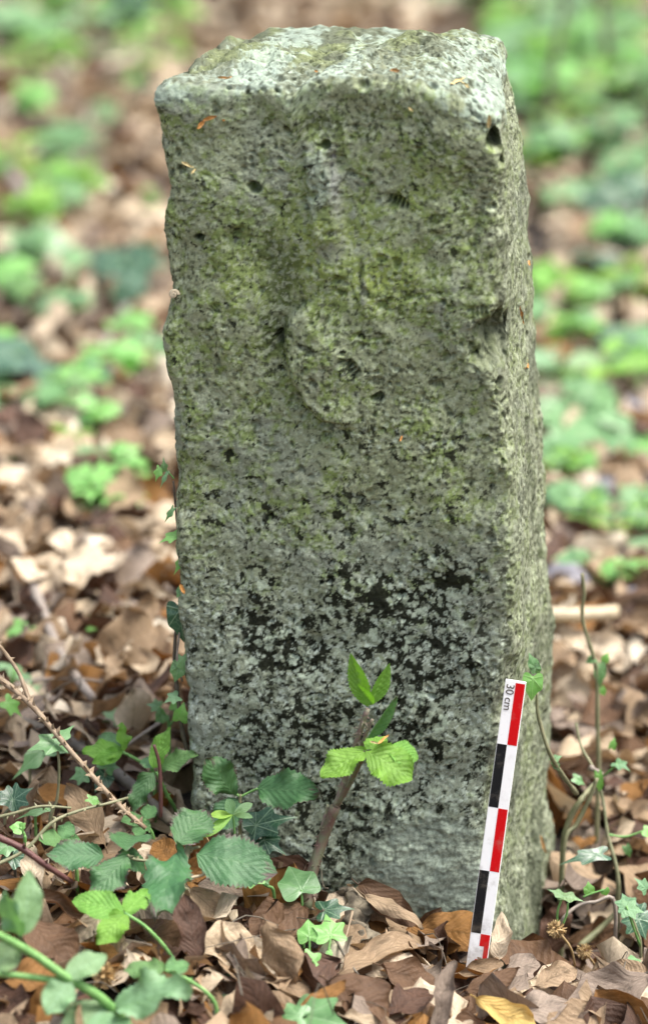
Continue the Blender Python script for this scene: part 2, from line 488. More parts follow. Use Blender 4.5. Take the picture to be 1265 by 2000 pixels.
def build_stone():
    Lu, Ru, Bu = poly_uz(L_PTS, 0.0), poly_uz(R_PTS, 0.0), poly_uz(B_PTS, SD)
    ztop = on_plane(640, 150, 0.0)[1]
    zs = np.linspace(-0.13, ztop - 0.012, 840)
    uL = np.interp(zs, Lu[:, 1], Lu[:, 0]); uR = np.interp(zs, Ru[:, 1], Ru[:, 0]); uB = np.interp(zs, Bu[:, 1], Bu[:, 0])
    # perimeter, denser where the photograph looks
    segs = [(0, 300), (1, 190), (2, 55), (3, 70)]
    tt = np.concatenate([np.linspace(k, k + 1, n, endpoint=False) for k, n in segs])
    nt_ = len(tt)
    dense = np.linspace(0, 4, 1600, endpoint=False)
    k0 = np.floor(dense).astype(int); fr = dense - k0

    def loop(ul, ur, ub):
        c = np.array([[ul, 0.0], [ur, 0.0], [ub, SD], [ul - 0.004, SD - 0.004]])
        p = c[k0] * (1 - fr)[:, None] + c[(k0 + 1) % 4] * fr[:, None]
        w = 67
        ker = np.hanning(w + 2)[1:-1]; ker /= ker.sum()
        q = np.concatenate([p[-w:], p, p[:w]])
        q = np.stack([np.convolve(q[:, i], ker, 'same') for i in (0, 1)], -1)
        q2 = np.stack([np.convolve(q[:, i], ker, 'same') for i in (0, 1)], -1); q2 = np.stack([np.convolve(q2[:, i], ker, 'same') for i in (0, 1)], -1)
        q, q2 = q[w:-w], q2[w:-w]
        m_ = np.exp(-((dense - 1.0) / .35) ** 2)[:, None]              # the right arris is worn much rounder
        q = q * (1 - m_) + q2 * m_
        return np.stack([np.interp(tt, np.append(dense, 4.0), np.append(q[:, i], q[0, i])) for i in (0, 1)], -1)

    rings, zz = [], []
    for i, z in enumerate(zs):
        rings.append(loop(uL[i], uR[i], uB[i])); zz.append(np.full(nt_, z))
    top = rings[-1]; c = top.mean(0); zb = zs[-1]
    R0 = 0.012
    for a in np.linspace(0.06, math.pi / 2, 18):
        k = 1 - R0 * (1 - math.cos(a)) / 0.108
        rings.append(c + (top - c) * k); zz.append(np.full(nt_, zb + R0 * math.sin(a)))
    k1 = 1 - R0 / 0.108
    for k in np.linspace(k1, 0.004, 125)[1:]:
        rings.append(c + (top - c) * k); zz.append(np.full(nt_, zb + R0))
    U = np.array(rings); Z = np.array(zz)
    ns = len(Z)
    B = np.concatenate([U, Z[..., None]], -1)                      # base surface, local (u, v, z)

    def normals(B):
        dt = np.roll(B, -1, 1) - np.roll(B, 1, 1)
        ds = np.gradient(B, axis=0)
        n = np.cross(dt, ds)
        return n / (np.linalg.norm(n, axis=-1, keepdims=True) + 1e-12)
    Nn = normals(B)
    Nn[-6:] = (0, 0, 1)
    p = B.reshape(-1, 3).copy(); n = Nn.reshape(-1, 3)
    u, v, z = p.T
    front = sstep(0.35, 0.75, -n[:, 1]); right = sstep(0.3, 0.7, n[:, 0]); topm = sstep(0.4, 0.8, n[:, 2])
    warp = np.stack([fbm(p, 0.02, 2, 900 + 31 * k) for k in range(3)], -1)
    pw = p + warp * 0.004

    d = 0.0045 * fbm(p, 0.085, 3, 1) + 0.0018 * fbm(p, 0.03, 3, 5)
    d = d + 0.0006 * fbm(pw, 0.009, 3, 11, 0.6)
    amp = 0.35 + 1.0 * sstep(-.25, .3, fbm(p, 0.045, 3, 19))
    d = d + amp * 0.00055 * fbm(pw, 0.0040, 3, 15, 0.8)
    # vertical dressing on the right side, tiny ledges
    d = d - right * 0.0022 * np.clip(fbm(p * np.array([1, 1, 0.35]), 0.012, 3, 21) + 0.1, 0, 1)
    w1, r1 = worley(pw, 0.0055, 3)
    d = d - amp * 0.0015 * sstep(0.40, 0.2, w1) * (r1 > 0.62) * (0.5 + r1)
    w2, r2 = worley(pw, 0.014, 4)
    d = d - 0.0036 * sstep(0.30, 0.14, w2) * (r2 > 0.78)
    w3, r3 = worley(p, 0.05, 6)
    d = d - 0.004 * sstep(0.2, 0.05, w3) * (r3 > 0.6)
    # scalloped vertical arrises
    fr1 = (tt[None, :] * np.ones((ns, 1))).ravel() % 1.0
    edge = np.exp(-np.minimum(fr1, 1 - fr1) ** 2 / 0.004) * (z < zb)
    d = d + edge * 0.0035 * fbm(p, 0.03, 3, 41)

    # ---- marks placed on the front: (px, py, rx, ry, rotation, depth mm, softness)
    S = 2790.0

    def uz(px, py, vv=0.0):
        return on_plane(px, py, vv)

    D3 = np.zeros_like(p)

    def hollow(px, py, rx, ry, rot, dep, soft=0.5, ragged=0.12, v0=0.004):
        """a deep hole at the arris, cut straight into the block"""
        nonlocal D3
        a, b_ = uz(px, py)
        du = np.sign(u - a) * np.hypot(u - a, 0.9 * (v - v0)) * S; dz_ = (z - b_) * S
        ca, sa = math.cos(math.radians(rot)), math.sin(math.radians(rot))
        rr = np.hypot((du * ca + dz_ * sa) / rx, (-du * sa + dz_ * ca) / ry) + ragged * fbm(p, 0.012, 3, 77)
        D3 = D3 + (dep * 0.001 * sstep(1.0 + soft * .3, 1.0 - soft, rr))[:, None] * np.array([-0.42, 0.88, 0.12])
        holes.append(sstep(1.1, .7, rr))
    holes = []

    def pit(px, py, rx, ry, rot, dep, on=front, vv=0.0, soft=0.5, ragged=0.25):
        nonlocal d
        a, b_ = uz(px, py, vv)
        du = (u - a) * S + 0.0; dz = (z - b_) * S * 1.04
        ca, sa = math.cos(math.radians(rot)), math.sin(math.radians(rot))
        x = (du * ca + dz * sa) / rx; y = (-du * sa + dz * ca) / ry
        rr = np.sqrt(x * x + y * y)
        m = (rr < 2.5)
        rr = rr + ragged * 2.0 * np.where(m, rag, 0)
        d = d - 1.35 * dep * 0.001 * sstep(1.0 + soft * 0.4, 1.0 - soft, rr) * on
        return x, y, rr
    rag = fbm(p, 0.006, 2, 71)
    for a in [(925, 160, 8, 8, 0, 9, .3), (635, 283, 11, 11, 20, 6, .5), (496, 362, 17, 10, -35, 6, .5), (390, 463, 8, 8, 0, 5, .5), (545, 664, 11, 16, 0, 6, .6),
              (740, 776, 13, 9, 20, 6, .6), (591, 592, 7, 7, 0, 4, .5), (521, 1100, 9, 8, 0, 4, .5),
              (655, 828, 22, 6, 5, 5, .6), (355, 325, 9, 8, 0, 5, .5), (685, 340, 12, 6, -30, 4, .5), (447, 885, 8, 10, 0, 3, .5), (608, 930, 6, 5, 0, 3, .5),
              (660, 545, 18, 8, 10, 5, .8), (775, 235, 14, 10, 0, 4, .8), (820, 293, 8, 8, 0, 4, .6), (560, 235, 10, 10, 0, 3, .7), (855, 460, 12, 9, 0, 3, .8),
              (520, 300, 12, 16, -20, 3, .8), (700, 655, 10, 7, 0, 3, .6), (775, 718, 9, 6, 0, 4, .5), (850, 755, 14, 8, 10, 3, .6), (960, 950, 6, 6, 0, 4, .5),
              (980, 905, 5, 8, 0, 3, .5), (1000, 1000, 6, 6, 0, 4, .5), (480, 920, 6, 10, 20, 3, .6), (490, 985, 6, 14, 15, 3, .6), (845, 165, 10, 8, 0, 5, .6),
              (765, 160, 14, 8, 0, 5, .7), (710, 170, 12, 9, 0, 4, .7), (420, 195, 8, 20, 0, 4, .7)]:
        big = a[:2] in [(925, 160), (635, 283), (496, 362), (390, 463), (545, 664), (740, 776)]
        pit(*a[:5], a[5] * (1.3 if big else .6), soft=a[6] * (.6 if big else 1.2))
    hollow(966, 234, 17, 25, 0, 18, soft=.45, ragged=.25)        # hollow below the right corner
    hollow(985, 264, 9, 34, -14, 14, soft=.6)
    hollow(982, 654, 70, 48, 42, 21, soft=.95, ragged=.3)
    hollow(998, 466, 11, 11, 0, 9, soft=.4)
    hollow(1006, 515, 12, 13, 0, 10, soft=.4)             # big hollow on the right arris
    pit(950, 690, 36, 20, 20, 4, soft=.9)
    pit(905, 350, 22, 60, -12, 3, soft=.9)
    pit(930, 430, 14, 80, -14, 3, soft=.9)
    # ribbed shell fossils
    for px, py, rx, ry, rot, dep, per in [(772, 393, 27, 13, -20, 6, 9), (686, 718, 24, 15, -50, 5, 9), (420, 602, 14, 12, 40, 2.5, 6), (935, 606, 20, 12, 0, 3, 8),
                                          (600, 678, 22, 8, -18, 2.5, 5), (736, 742, 16, 10, 10, 2.5, 5), (737, 657, 20, 8, 10, 2.0, 5), (800, 575, 22, 12, 15, 2.0, 5),
                                          (850, 430, 24, 12, 25, 2.0, 5), (615, 1300, 16, 8, -20, 1.8, 6), (650, 455, 22, 8, 10, 1.8, 5), (850, 752, 14, 10, 0, 2.5, 6)]:
        x, y, rr = pit(px, py, rx, ry, rot, dep * (.8 if dep > 3 else .5), soft=.5, ragged=.15)
        d = d + front * 0.0016 * dep / 3 * np.cos(x * rx / per * 2 * math.pi) * sstep(1.0, 0.7, rr)
    # carved figure: the edge of a raised bowl with a hollow to its left
    arc = np.array([uz(*q) for q in [(628, 585), (590, 605), (560, 632), (553, 668), (562, 710), (575, 752), (600, 795), (635, 822), (675, 832), (705, 826)]])
    q = np.stack([u, z], -1)
    best = np.full(len(u), 9.0); sgn = np.zeros(len(u)); al = np.zeros(len(u))
    for i in range(len(arc) - 1):
        a, b_ = arc[i], arc[i + 1]; e = b_ - a; L = np.linalg.norm(e)
        tpar = np.clip(((q - a) @ e) / L ** 2, 0, 1)
        dv = q - (a + tpar[:, None] * e); dd = np.hypot(dv[:, 0], dv[:, 1])
        s_ = np.sign(e[0] * dv[:, 1] - e[1] * dv[:, 0])           # + to the left of travel = inside the bowl
        m = dd < best
        best = np.where(m, dd, best); sgn = np.where(m, s_, sgn); al = np.where(m, (i + tpar) / (len(arc) - 1), al)
    sd = best * sgn + 0.0012 * rag
    fade = sstep(0, 0.14, al) * sstep(1.0, 0.75, al)
    d = d + front * fade * np.where(sd > 0, 0.0050 * np.exp(-sd / 0.04) * sstep(0, 0.0035, sd), -0.0085 * 1.25 * np.exp(sd / 0.014) * sstep(0.0005, -0.004, sd))
    # soft swellings and hollows of the worn face
    for px, py, rx, ry, h in [(660, 708, 95, 100, 3.5), (540, 590, 40, 100, -3.5), (660, 520, 60, 36, 2.5), (690, 330, 24, 120, -1.5), (860, 250, 90, 80, 2),
                              (380, 190, 70, 40, 3), (720, 170, 120, 40, 3.5), (560, 240, 120, 60, -2.5), (420, 380, 60, 80, 2), (760, 640, 90, 90, 1.5), (1000, 930, 40, 90, 2),
                              (820, 1720, 120, 110, 3), (640, 1640, 60, 60, -2), (900, 560, 40, 60, 2), (360, 480, 30, 90, -2.5), (345, 600, 20, 30, -2)]:
        a, b_ = uz(px, py)
        d = d + front * 0.001 * h * np.exp(-((u - a) * S / rx) ** 2 - ((z - b_) * S / ry) ** 2)
    a, b_ = uz(632, 385)          # the raised shaft above the bowl
    su = (u - a + .10 * (z - b_)) * S + 4 * rag; sz = (z - b_) * S
    d = d + front * 0.0062 * sstep(-34, -22, su) * sstep(44, 12, su) * sstep(-115, -70, sz) * sstep(125, 60, sz)
    a, b_ = uz(713, 565)
    d = d + front * 0.0022 * np.exp(-((u - a) * S / 5) ** 2 - ((z - b_) * S / 42) ** 2) - front * 0.003 * np.exp(-((u - a + 5 / S * 2) * S / 6) ** 2 - ((z - b_ - .012) * S / 26) ** 2)
    # lower right: a smoother re-dressed patch
    a, b_ = uz(860, 1720)
    sm = front * sstep(1.25, 0.9, np.sqrt(((u - a) * S / 150) ** 2 + ((z - b_) * S / 125) ** 2) + 0.3 * rag)
    d = d * (1 - 0.45 * sm) + sm * (0.0012 * fbm(p * np.array([1, 1, 2.2]), 0.014, 3, 51))
    d = np.where(topm > 0, d * (1 - 0.1 * topm), d)
    q3 = p + n * d[:, None] + D3
    # ---- top: two slabs with a notch between them, thin weathered layers
    un, _ = uz(582, 178)
    lean = un + 0.42 * v + 0.006 * fbm(p, 0.03, 2, 81)
    hw = sstep(ztop - 0.10, ztop - 0.004, z)
    leftslab = sstep(0.004, -0.010, u - lean)
    notch = np.exp(-((u - lean + 0.002) / 0.007) ** 2) * np.exp(-v / 0.09)
    lay = fbm(p * np.array([0.5, 1.3, 1]), 0.03, 4, 61, 0.6)
    lays = np.floor(lay * 5 + 0.5) / 5 * 0.7 + lay * 0.3
    uL2, uR2 = top[:, 0].min(), top[:, 0].max()
    dome = 0.005 - 0.006 * ((u - 0.5 * (uL2 + uR2) - 0.01) / 0.11) ** 4 - 0.06 * np.clip(uL2 + 0.030 - u, 0, 1) * sstep(0.03, 0.12, v)
    dz = hw * (-0.0070 * leftslab - 0.0065 * notch + dome * sstep(0.0, 0.06, v)
               + 0.001 * sstep(0.015, 0.09, v) + topm * (0.0045 * lays * sstep(0.0, 0.03, v) + 0.0016 * fbm(p, 0.007, 2, 63)))
    dz = dz - hw * 0.016 * sstep(0.06, 0.0, uR2 - u) - hw * 0.006 * np.exp(-((u - uL2 - 0.024) / 0.010) ** 2) * sstep(.03, .06, v)
    w4, r4 = worley(pw, 0.012, 8)
    dz = dz - topm * 0.003 * sstep(0.4, 0.1, w4) * (r4 > 0.55)
    q3[:, 2] += dz

    # ---- colour: lichen, algae and bare stone, with some light and shade painted in
    f1 = fbm(p, 0.05, 4, 101); f2 = fbm(pw, 0.012, 4, 103, 0.6); f3 = fbm(pw, 0.005, 3, 105, 0.65); f4 = fbm(p, 0.12, 3, 107)

    def field(lst):
        out = np.zeros(len(u))
        for px, py, rx, ry, w in lst:
            a, b_ = uz(px, py)
            out = np.maximum(out, w * np.exp(-((u - a) * S / rx) ** 2 - ((z - b_) * S / ry) ** 2))
        return out

    def mix(c, m, t):
        return c + (np.asarray(t) - c) * np.clip(m, 0, 1)[:, None]
    c = np.tile(np.array([0.265, 0.278, 0.185]), (len(u), 1))
    c = mix(c, sstep(-0.25, 0.35, f2) * 0.5, (0.150, 0.162, 0.098))
    c = mix(c, sstep(0.02, 0.4, f1) * 0.5, (0.30, 0.295, 0.235))
    c = mix(c, sstep(0.05, 0.4, -f4) * 0.45, (0.235, 0.245, 0.235))
    # green algae
    ga = field([(630, 480, 170, 170, 1.0), (740, 540, 150, 110, 1.0), (820, 380, 120, 120, .8), (480, 540, 120, 150, .75), (700, 360, 200, 160, .6), (560, 700, 60, 120, .6), (1000, 330, 60, 90, .6)])
    ga = (np.maximum(ga, 0.38 * sstep(.22, .34, z))) * front + right * 0.25
    gm = sstep(0.15, 0.75, ga + 0.75 * f2 + 0.55 * f1) * (1 - topm)
    c = mix(c, gm * 0.75, (0.200, 0.255, 0.075))
    c = mix(c, sstep(0.55, 1.1, ga + 0.8 * f3 + 0.5 * f2) * front * 0.7, (0.27, 0.31, 0.085))
    c = mix(c, sstep(0.5, 0.9, field([(545, 520, 60, 120, 1), (535, 640, 40, 90, 1), (640, 240, 220, 45, .75), (845, 250, 70, 50, .8), (420, 200, 60, 50, .6)]) + 0.5 * f2) * 0.6, (0.055, 0.066, 0.032))
    # pale grey lichen flecks everywhere
    pl = sstep(0.20, 0.34, f3 + 0.35 * f2)
    c = mix(c, pl * 0.6, (0.37, 0.385, 0.315))
    c = mix(c, sstep(.5, .9, field([(622, 350, 32, 70, 1.2), (610, 400, 24, 36, 1.1), (640, 480, 30, 40, .7), (770, 690, 40, 30, .5)]) + .5 * f2) * .6, (0.36, 0.39, 0.36))
    # black lichen zone on the lower half, broken by pale rosettes
    dk = field([(760, 1190, 190, 90, 1.0), (560, 1270, 130, 110, .95), (870, 1130, 90, 60, 1.05), (820, 1290, 160, 110, 1.0), (600, 1420, 190, 90, .85), (830, 1420, 130, 90, .75),
                (520, 1150, 60, 60, .75), (470, 1340, 90, 80, .7), (730, 1670, 50, 45, 1.1), (530, 1490, 100, 40, .8), (700, 860, 160, 40, .5), (760, 1000, 190, 80, .55),
                (880, 870, 60, 40, .55), (960, 1530, 60, 130, .7), (480, 1000, 120, 60, .45), (840, 1560, 110, 40, .7), (640, 1560, 90, 50, .6), (450, 890, 20, 24, .7), (1000, 1690, 40, 50, .7), (690, 1290, 330, 300, .52), (690, 1575, 220, 70, .80), (620, 1690, 90, 70, .82), (1000, 1500, 60, 300, .5)])
    f7 = fbm(pw, 0.011, 5, 121, 0.72)
    f8 = fbm(p, 0.006, 3, 131, 0.7)
    dm = sstep(0.46, 0.60, 0.72 * dk + 0.60 * f7 + 0.38 * f8 + 0.2 * f1) * np.maximum(front, .3 * right)
    low = sstep(0.33, 0.22, z) * front
    c = mix(c, low * 0.5, (0.25, 0.262, 0.245))
    c = mix(c, low * pl * .6, (0.41, 0.44, 0.415))
    c = mix(c, dm * 0.95, (0.022, 0.022, 0.015))
    wr, rr_ = worley(pw, 0.0085, 12)
    ros = sstep(0.50, 0.34, wr + 0.35 * f3) * (rr_ > 0.50) * sstep(.3, .7, dk) * front
    c = mix(c, ros * 0.85, (0.37, 0.405, 0.34))
    wr2, rr2 = worley(p, 0.0045, 13)
    c = mix(c, sstep(0.46, 0.30, wr2 + .3 * f3) * (rr2 > 0.66) * front * (0.30 + 0.6 * np.clip(dk, 0, 1)), (0.40, 0.43, 0.375))
    a, b_ = uz(655, 360)
    c = mix(c, np.exp(-((u - a + .12 * (z - b_)) * S / 12) ** 2 - ((z - b_) * S / 80) ** 2) * front * .8, (0.30, 0.285, 0.29))
    c = mix(c, sstep(.5, .8, field([(650, 490, 46, 36, .95), (712, 570, 10, 46, .9), (600, 400, 16, 20, .5)]) + .3 * f2) * .6, (0.26, 0.255, 0.235))
    # smooth patch bottom right
    c = mix(c, sm * 0.9, np.array([0.30, 0.325, 0.29]) * (1 + 0.35 * f2)[:, None])
    c = mix(c, sm * sstep(.15, .4, f1 + .4 * f2) * .5, (0.33, 0.35, 0.29))
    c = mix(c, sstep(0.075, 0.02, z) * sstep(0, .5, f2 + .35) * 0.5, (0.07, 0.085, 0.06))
    # right side, paler and streaked
    sidec = np.tile(np.array([0.215, 0.213, 0.168]), (len(u), 1))
    sidec = mix(sidec, sstep(-.1, .4, f2) * .6, (0.16, 0.165, 0.105))
    sidec = mix(sidec, sstep(.05, .3, f1) * .4, (0.20, 0.222, 0.12))
    sidec = mix(sidec, sstep(0.0, 0.3, f3 + .3 * f4) * .45, (0.31, 0.31, 0.25))
    sidec = mix(sidec, sstep(0.22, 0.38, -f3 - .3 * f1) * .6, (0.07, 0.07, 0.05))
    sidec = mix(sidec, sstep(.08, .35, -f1 - .3 * f7) * .65, (0.105, 0.11, 0.08))
    arr = np.exp(-((u - np.interp(z, zs, uR) + 0.004) / 0.016) ** 2) * (z > 0.2)
    c = mix(c, np.maximum(right, arr * .5) * 0.75, sidec)
    # top, bleached at the front, grey with moss dust behind
    tc_ = np.tile(np.array([0.165, 0.175, 0.142]), (len(u), 1))
    tc_ = mix(tc_, sstep(-.05, .3, f2 + .4 * lay) * .75, (0.20, 0.20, 0.14))
    tc_ = mix(tc_, sstep(0.03, 0.10, v + 0.06 * f1) * .75, (0.115, 0.118, 0.085))
    tc_ = mix(tc_, sstep(.1, .45, -f3) * .5, (0.09, 0.09, 0.065))
    tc_ = mix(tc_, sstep(.05, .4, f1 + .3 * f2) * .45 * sstep(.02, .08, v), (0.20, 0.22, 0.09))
    tc_ = mix(tc_, sstep(0.1, 0.3, f3 - .2 * lay) * sstep(.09, .01, v) * .6, (0.30, 0.335, 0.305))
    c = mix(c, topm * 0.95, tc_)
    lip = sstep(ztop - 0.022, ztop - 0.006, z + .008 * f1) * (1 - topm) * sstep(-.25, .25, f1 + .6 * f2)
    c = mix(c, lip * 0.45, (0.33, 0.37, 0.33))
    c = mix(c, sstep(.45, .8, field([(335, 165, 40, 24, 1), (480, 140, 70, 24, .95), (650, 128, 50, 30, 1.1), (860, 140, 100, 28, 1), (935, 175, 45, 40, 1)]) + .45 * f2 + .3 * f3) * .65, (0.33, 0.375, 0.345))
    c = mix(c, topm * sstep(0.0, 0.004, u - lean) * sstep(.022, .008, u - lean) * sstep(.1, .02, v) * .6, (0.35, 0.385, 0.345))  # lit edge of the right slab, painted pale along the notch
    # grain: single crystals, pinholes and specks of lichen
    f5 = fbm(p, 0.0026, 2, 111, 0.8); f6 = fbm(p, 0.0042, 2, 113, 0.7)
    rough_ = 0.55 + 0.9 * sstep(-.2, .3, f4 + .5 * f1)
    c = c * (1 + rough_ * (0.22 * np.clip(f5, -.6, .6) + 0.20 * f6))[:, None]
    c = mix(c, sstep(.40, .56, -f6 - .3 * f5 + .12 * rough_) * .6 * (1 - .7 * sm), (0.045, 0.048, 0.03))
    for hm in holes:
        c = mix(c, hm * .5, (0.10, 0.105, 0.07))  # shade inside the arris hollows, painted into the colour
    c = c * np.array([0.905, 0.985, 0.905])
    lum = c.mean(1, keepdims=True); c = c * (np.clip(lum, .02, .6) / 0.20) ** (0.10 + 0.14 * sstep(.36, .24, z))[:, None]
    c = np.clip(c, 0.008, 0.75)

    m, nt, b, out = new_mat('weathered_limestone')
    tc = N(nt, 'ShaderNodeTexCoord')
    at = N(nt, 'ShaderNodeAttribute', attribute_name='stain')
    g1 = noise(nt, tc.outputs['Object'], 620.0, 4, 0.75); g2 = noise(nt, tc.outputs['Object'], 1100.0, 3, 0.7)
    gg = M(nt, 'ADD', M(nt, 'MULTIPLY', g1, 0.6), M(nt, 'MULTIPLY', g2, 0.4))
    fac = M(nt, 'ADD', 0.2, M(nt, 'MULTIPLY', gg, 1.6))
    fac = M(nt, 'MAXIMUM', fac, 0.25)
    cc = N(nt, 'ShaderNodeVectorMath', operation='SCALE')
    nt.links.new(at.outputs['Color'], cc.inputs[0]); nt.links.new(fac, cc.inputs['Scale'])
    nt.links.new(cc.outputs[0], b.inputs['Base Color'])
    b.inputs['Roughness'].default_value = 0.92
    b.inputs['Specular IOR Level'].default_value = 0.06
    bp = N(nt, 'ShaderNodeBump'); bp.inputs['Strength'].default_value = 0.8; bp.inputs['Distance'].default_value = 0.001
    nt.links.new(gg, bp.inputs['Height']); nt.links.new(bp.outputs[0], b.inputs['Normal'])
    w = loc2w(q3[:, 0], q3[:, 1], q3[:, 2])
    o0 = np.array([0.0, 0.06, 0.0])
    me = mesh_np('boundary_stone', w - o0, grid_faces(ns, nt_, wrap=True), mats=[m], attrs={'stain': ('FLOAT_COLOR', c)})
    o = link('boundary_stone', me, None, Matrix.Translation(Vector(o0)))
    tag(o, 'tall weathered square limestone boundary stone with lichen, standing in the leaf litter', 'boundary stone')
    return w.reshape(ns, nt_, 3), zs


STONE_W, STONE_Z = build_stone()


def stone_front(px, py, off=0.0015):
    """point on the stone's real (worn) surface seen at a pixel, and a little towards the viewer"""
    pts = STONE_W[:, :490].reshape(-1, 3)
    x, y = project(pts)
    m = np.hypot(x - px, y - py)
    near = np.argsort(m)[:12]
    dist = np.linalg.norm(pts[near] - CAM, axis=1)
    q = pts[near[np.argmin(dist)]]
    r = CAM - q
    return q + r / np.linalg.norm(r) * off


# ------------------------------------------------------------------ the scale bar
def build_scale():
    def flat(name, col, rough=0.35):
        m, nt, b, out = new_mat(name)
        tc = N(nt, 'ShaderNodeTexCoord')
        n = noise(nt, tc.outputs['Object'], 220.0, 4, 0.7)
        n3 = noise(nt, tc.outputs['Object'], 45.0, 5, 0.7)
        sp = N(nt, 'ShaderNodeSeparateXYZ'); nt.links.new(tc.outputs['Object'], sp.inputs[0])
        soil = M(nt, 'MULTIPLY', Smooth(nt, M(nt, 'ADD', n3, M(nt, 'MULTIPLY', sp.outputs[1], -2.6)), 0.12, 0.5), 0.55)      # soil rubbed on the lower end
        cc = MixC(nt, M(nt, 'MULTIPLY', Smooth(nt, n, 0.60, 0.72), 0.35), col, tuple(c * .6 + .03 for c in col))
        cc = MixC(nt, M(nt, 'MULTIPLY', Smooth(nt, n3, 0.52, 0.72), 0.22), cc, (0.30, 0.27, 0.22))
        nt.links.new(MixC(nt, soil, cc, (0.14, 0.11, 0.08)), b.inputs['Base Color'])
        b.inputs['Roughness'].default_value = 0.55
        b.inputs['Specular IOR Level'].default_value = 0.12
        return m
    wh, rd, bk = flat('white_board', (0.80, 0.80, 0.80)), flat('red_print', (0.52, 0.004, 0.006)), flat('black_print', (0.010, 0.010, 0.011))
    T = P(1006.5, 1330, -0.068)
    q = P(933, 1860, -0.098)
    k = float(np.linalg.norm(q - T)) / 0.2150            # metres of this scene per metre of the bar
    Yd = Vector(T - q).normalized()
    Zd = Vector((-0.16, -0.95, 0.25)); Zd = (Zd - Yd * Zd.dot(Yd)).normalized()
    Xd = Yd.cross(Zd).normalized()
    W, TH, L = 0.0158, 0.0030, 0.30
    org = Vector(T) - Yd * L * k
    root = empty('scale_bar', org, 'red, black and white 30 cm scale bar leaning on the stone', 'scale bar')
    mw = Matrix.Translation(org) @ Matrix((Xd, Yd, Zd)).transposed().to_4x4() @ Matrix.Scale(k, 4)

    def box(name, x0, x1, y0, y1, z0, z1, mat, bev=0.0):
        v = [(x, y, z) for x in (x0, x1) for y in (y0, y1) for z in (z0, z1)]
        f = [(0, 1, 3, 2), (4, 6, 7, 5), (0, 4, 5, 1), (2, 3, 7, 6), (0, 2, 6, 4), (1, 5, 7, 3)]
        me = mesh_np(name, v, f, mats=[mat], smooth=False)
        o = link(name, me, root, mw)
        if bev:
            b = o.modifiers.new('edge', 'BEVEL'); b.width = bev; b.segments = 2
        return o
    h = W / 2
    box('board', -h, h, 0, L, -TH, 0, wh, 0.0003)
    e = 0.00012
    g = 0.0004
    box('red_field', 0.0002, h - g, 0.25, 0.2985, 0, e, rd)
    box('black_field', -h + g, 0.0, 0.20, 0.25 - 0.0002, 0, e, bk)
    box('red_field', 0.0002, h - g, 0.15, 0.1998, 0, e, rd)
    box('black_field', -h + g, 0.0, 0.10, 0.1498, 0, e, bk)
    box('red_field', 0.0002, h - g, 0.0902, 0.0998, 0, e, rd)
    box('red_field', 0.0038, h - g, 0.0795, 0.0902, 0, e, rd)
    box('red_field', -0.0018, h - g, 0.070, 0.0795, 0, e, rd)
    cu = bpy.data.curves.new('lettering', 'FONT')
    cu.body = '30 cm'; cu.size = 0.0088; cu.resolution_u = 4; cu.extrude = 0.00004; cu.space_character = 0.95
    tmp = bpy.data.objects.new('tmp_lettering', cu); COL.objects.link(tmp)
    dg = bpy.context.evaluated_depsgraph_get()
    me = bpy.data.meshes.new_from_object(tmp.evaluated_get(dg)); me.name = 'lettering'
    bpy.data.objects.remove(tmp)
    me.materials.clear(); me.materials.append(bk)
    # reads downwards: text's x runs down the bar
    R = Matrix(((0, 1, 0), (-1, 0, 0), (0, 0, 1))).to_4x4()
    link('lettering', me, root, mw @ Matrix.Translation((-0.0064, 0.2972, 0.00025)) @ R)


build_scale()

# ------------------------------------------------------------------ leaf and stem shapes
def crumple_xyz(p, amp, size, seed):
    return p + amp * np.stack([perlin(p, size, seed + k) for k in range(3)], -1)


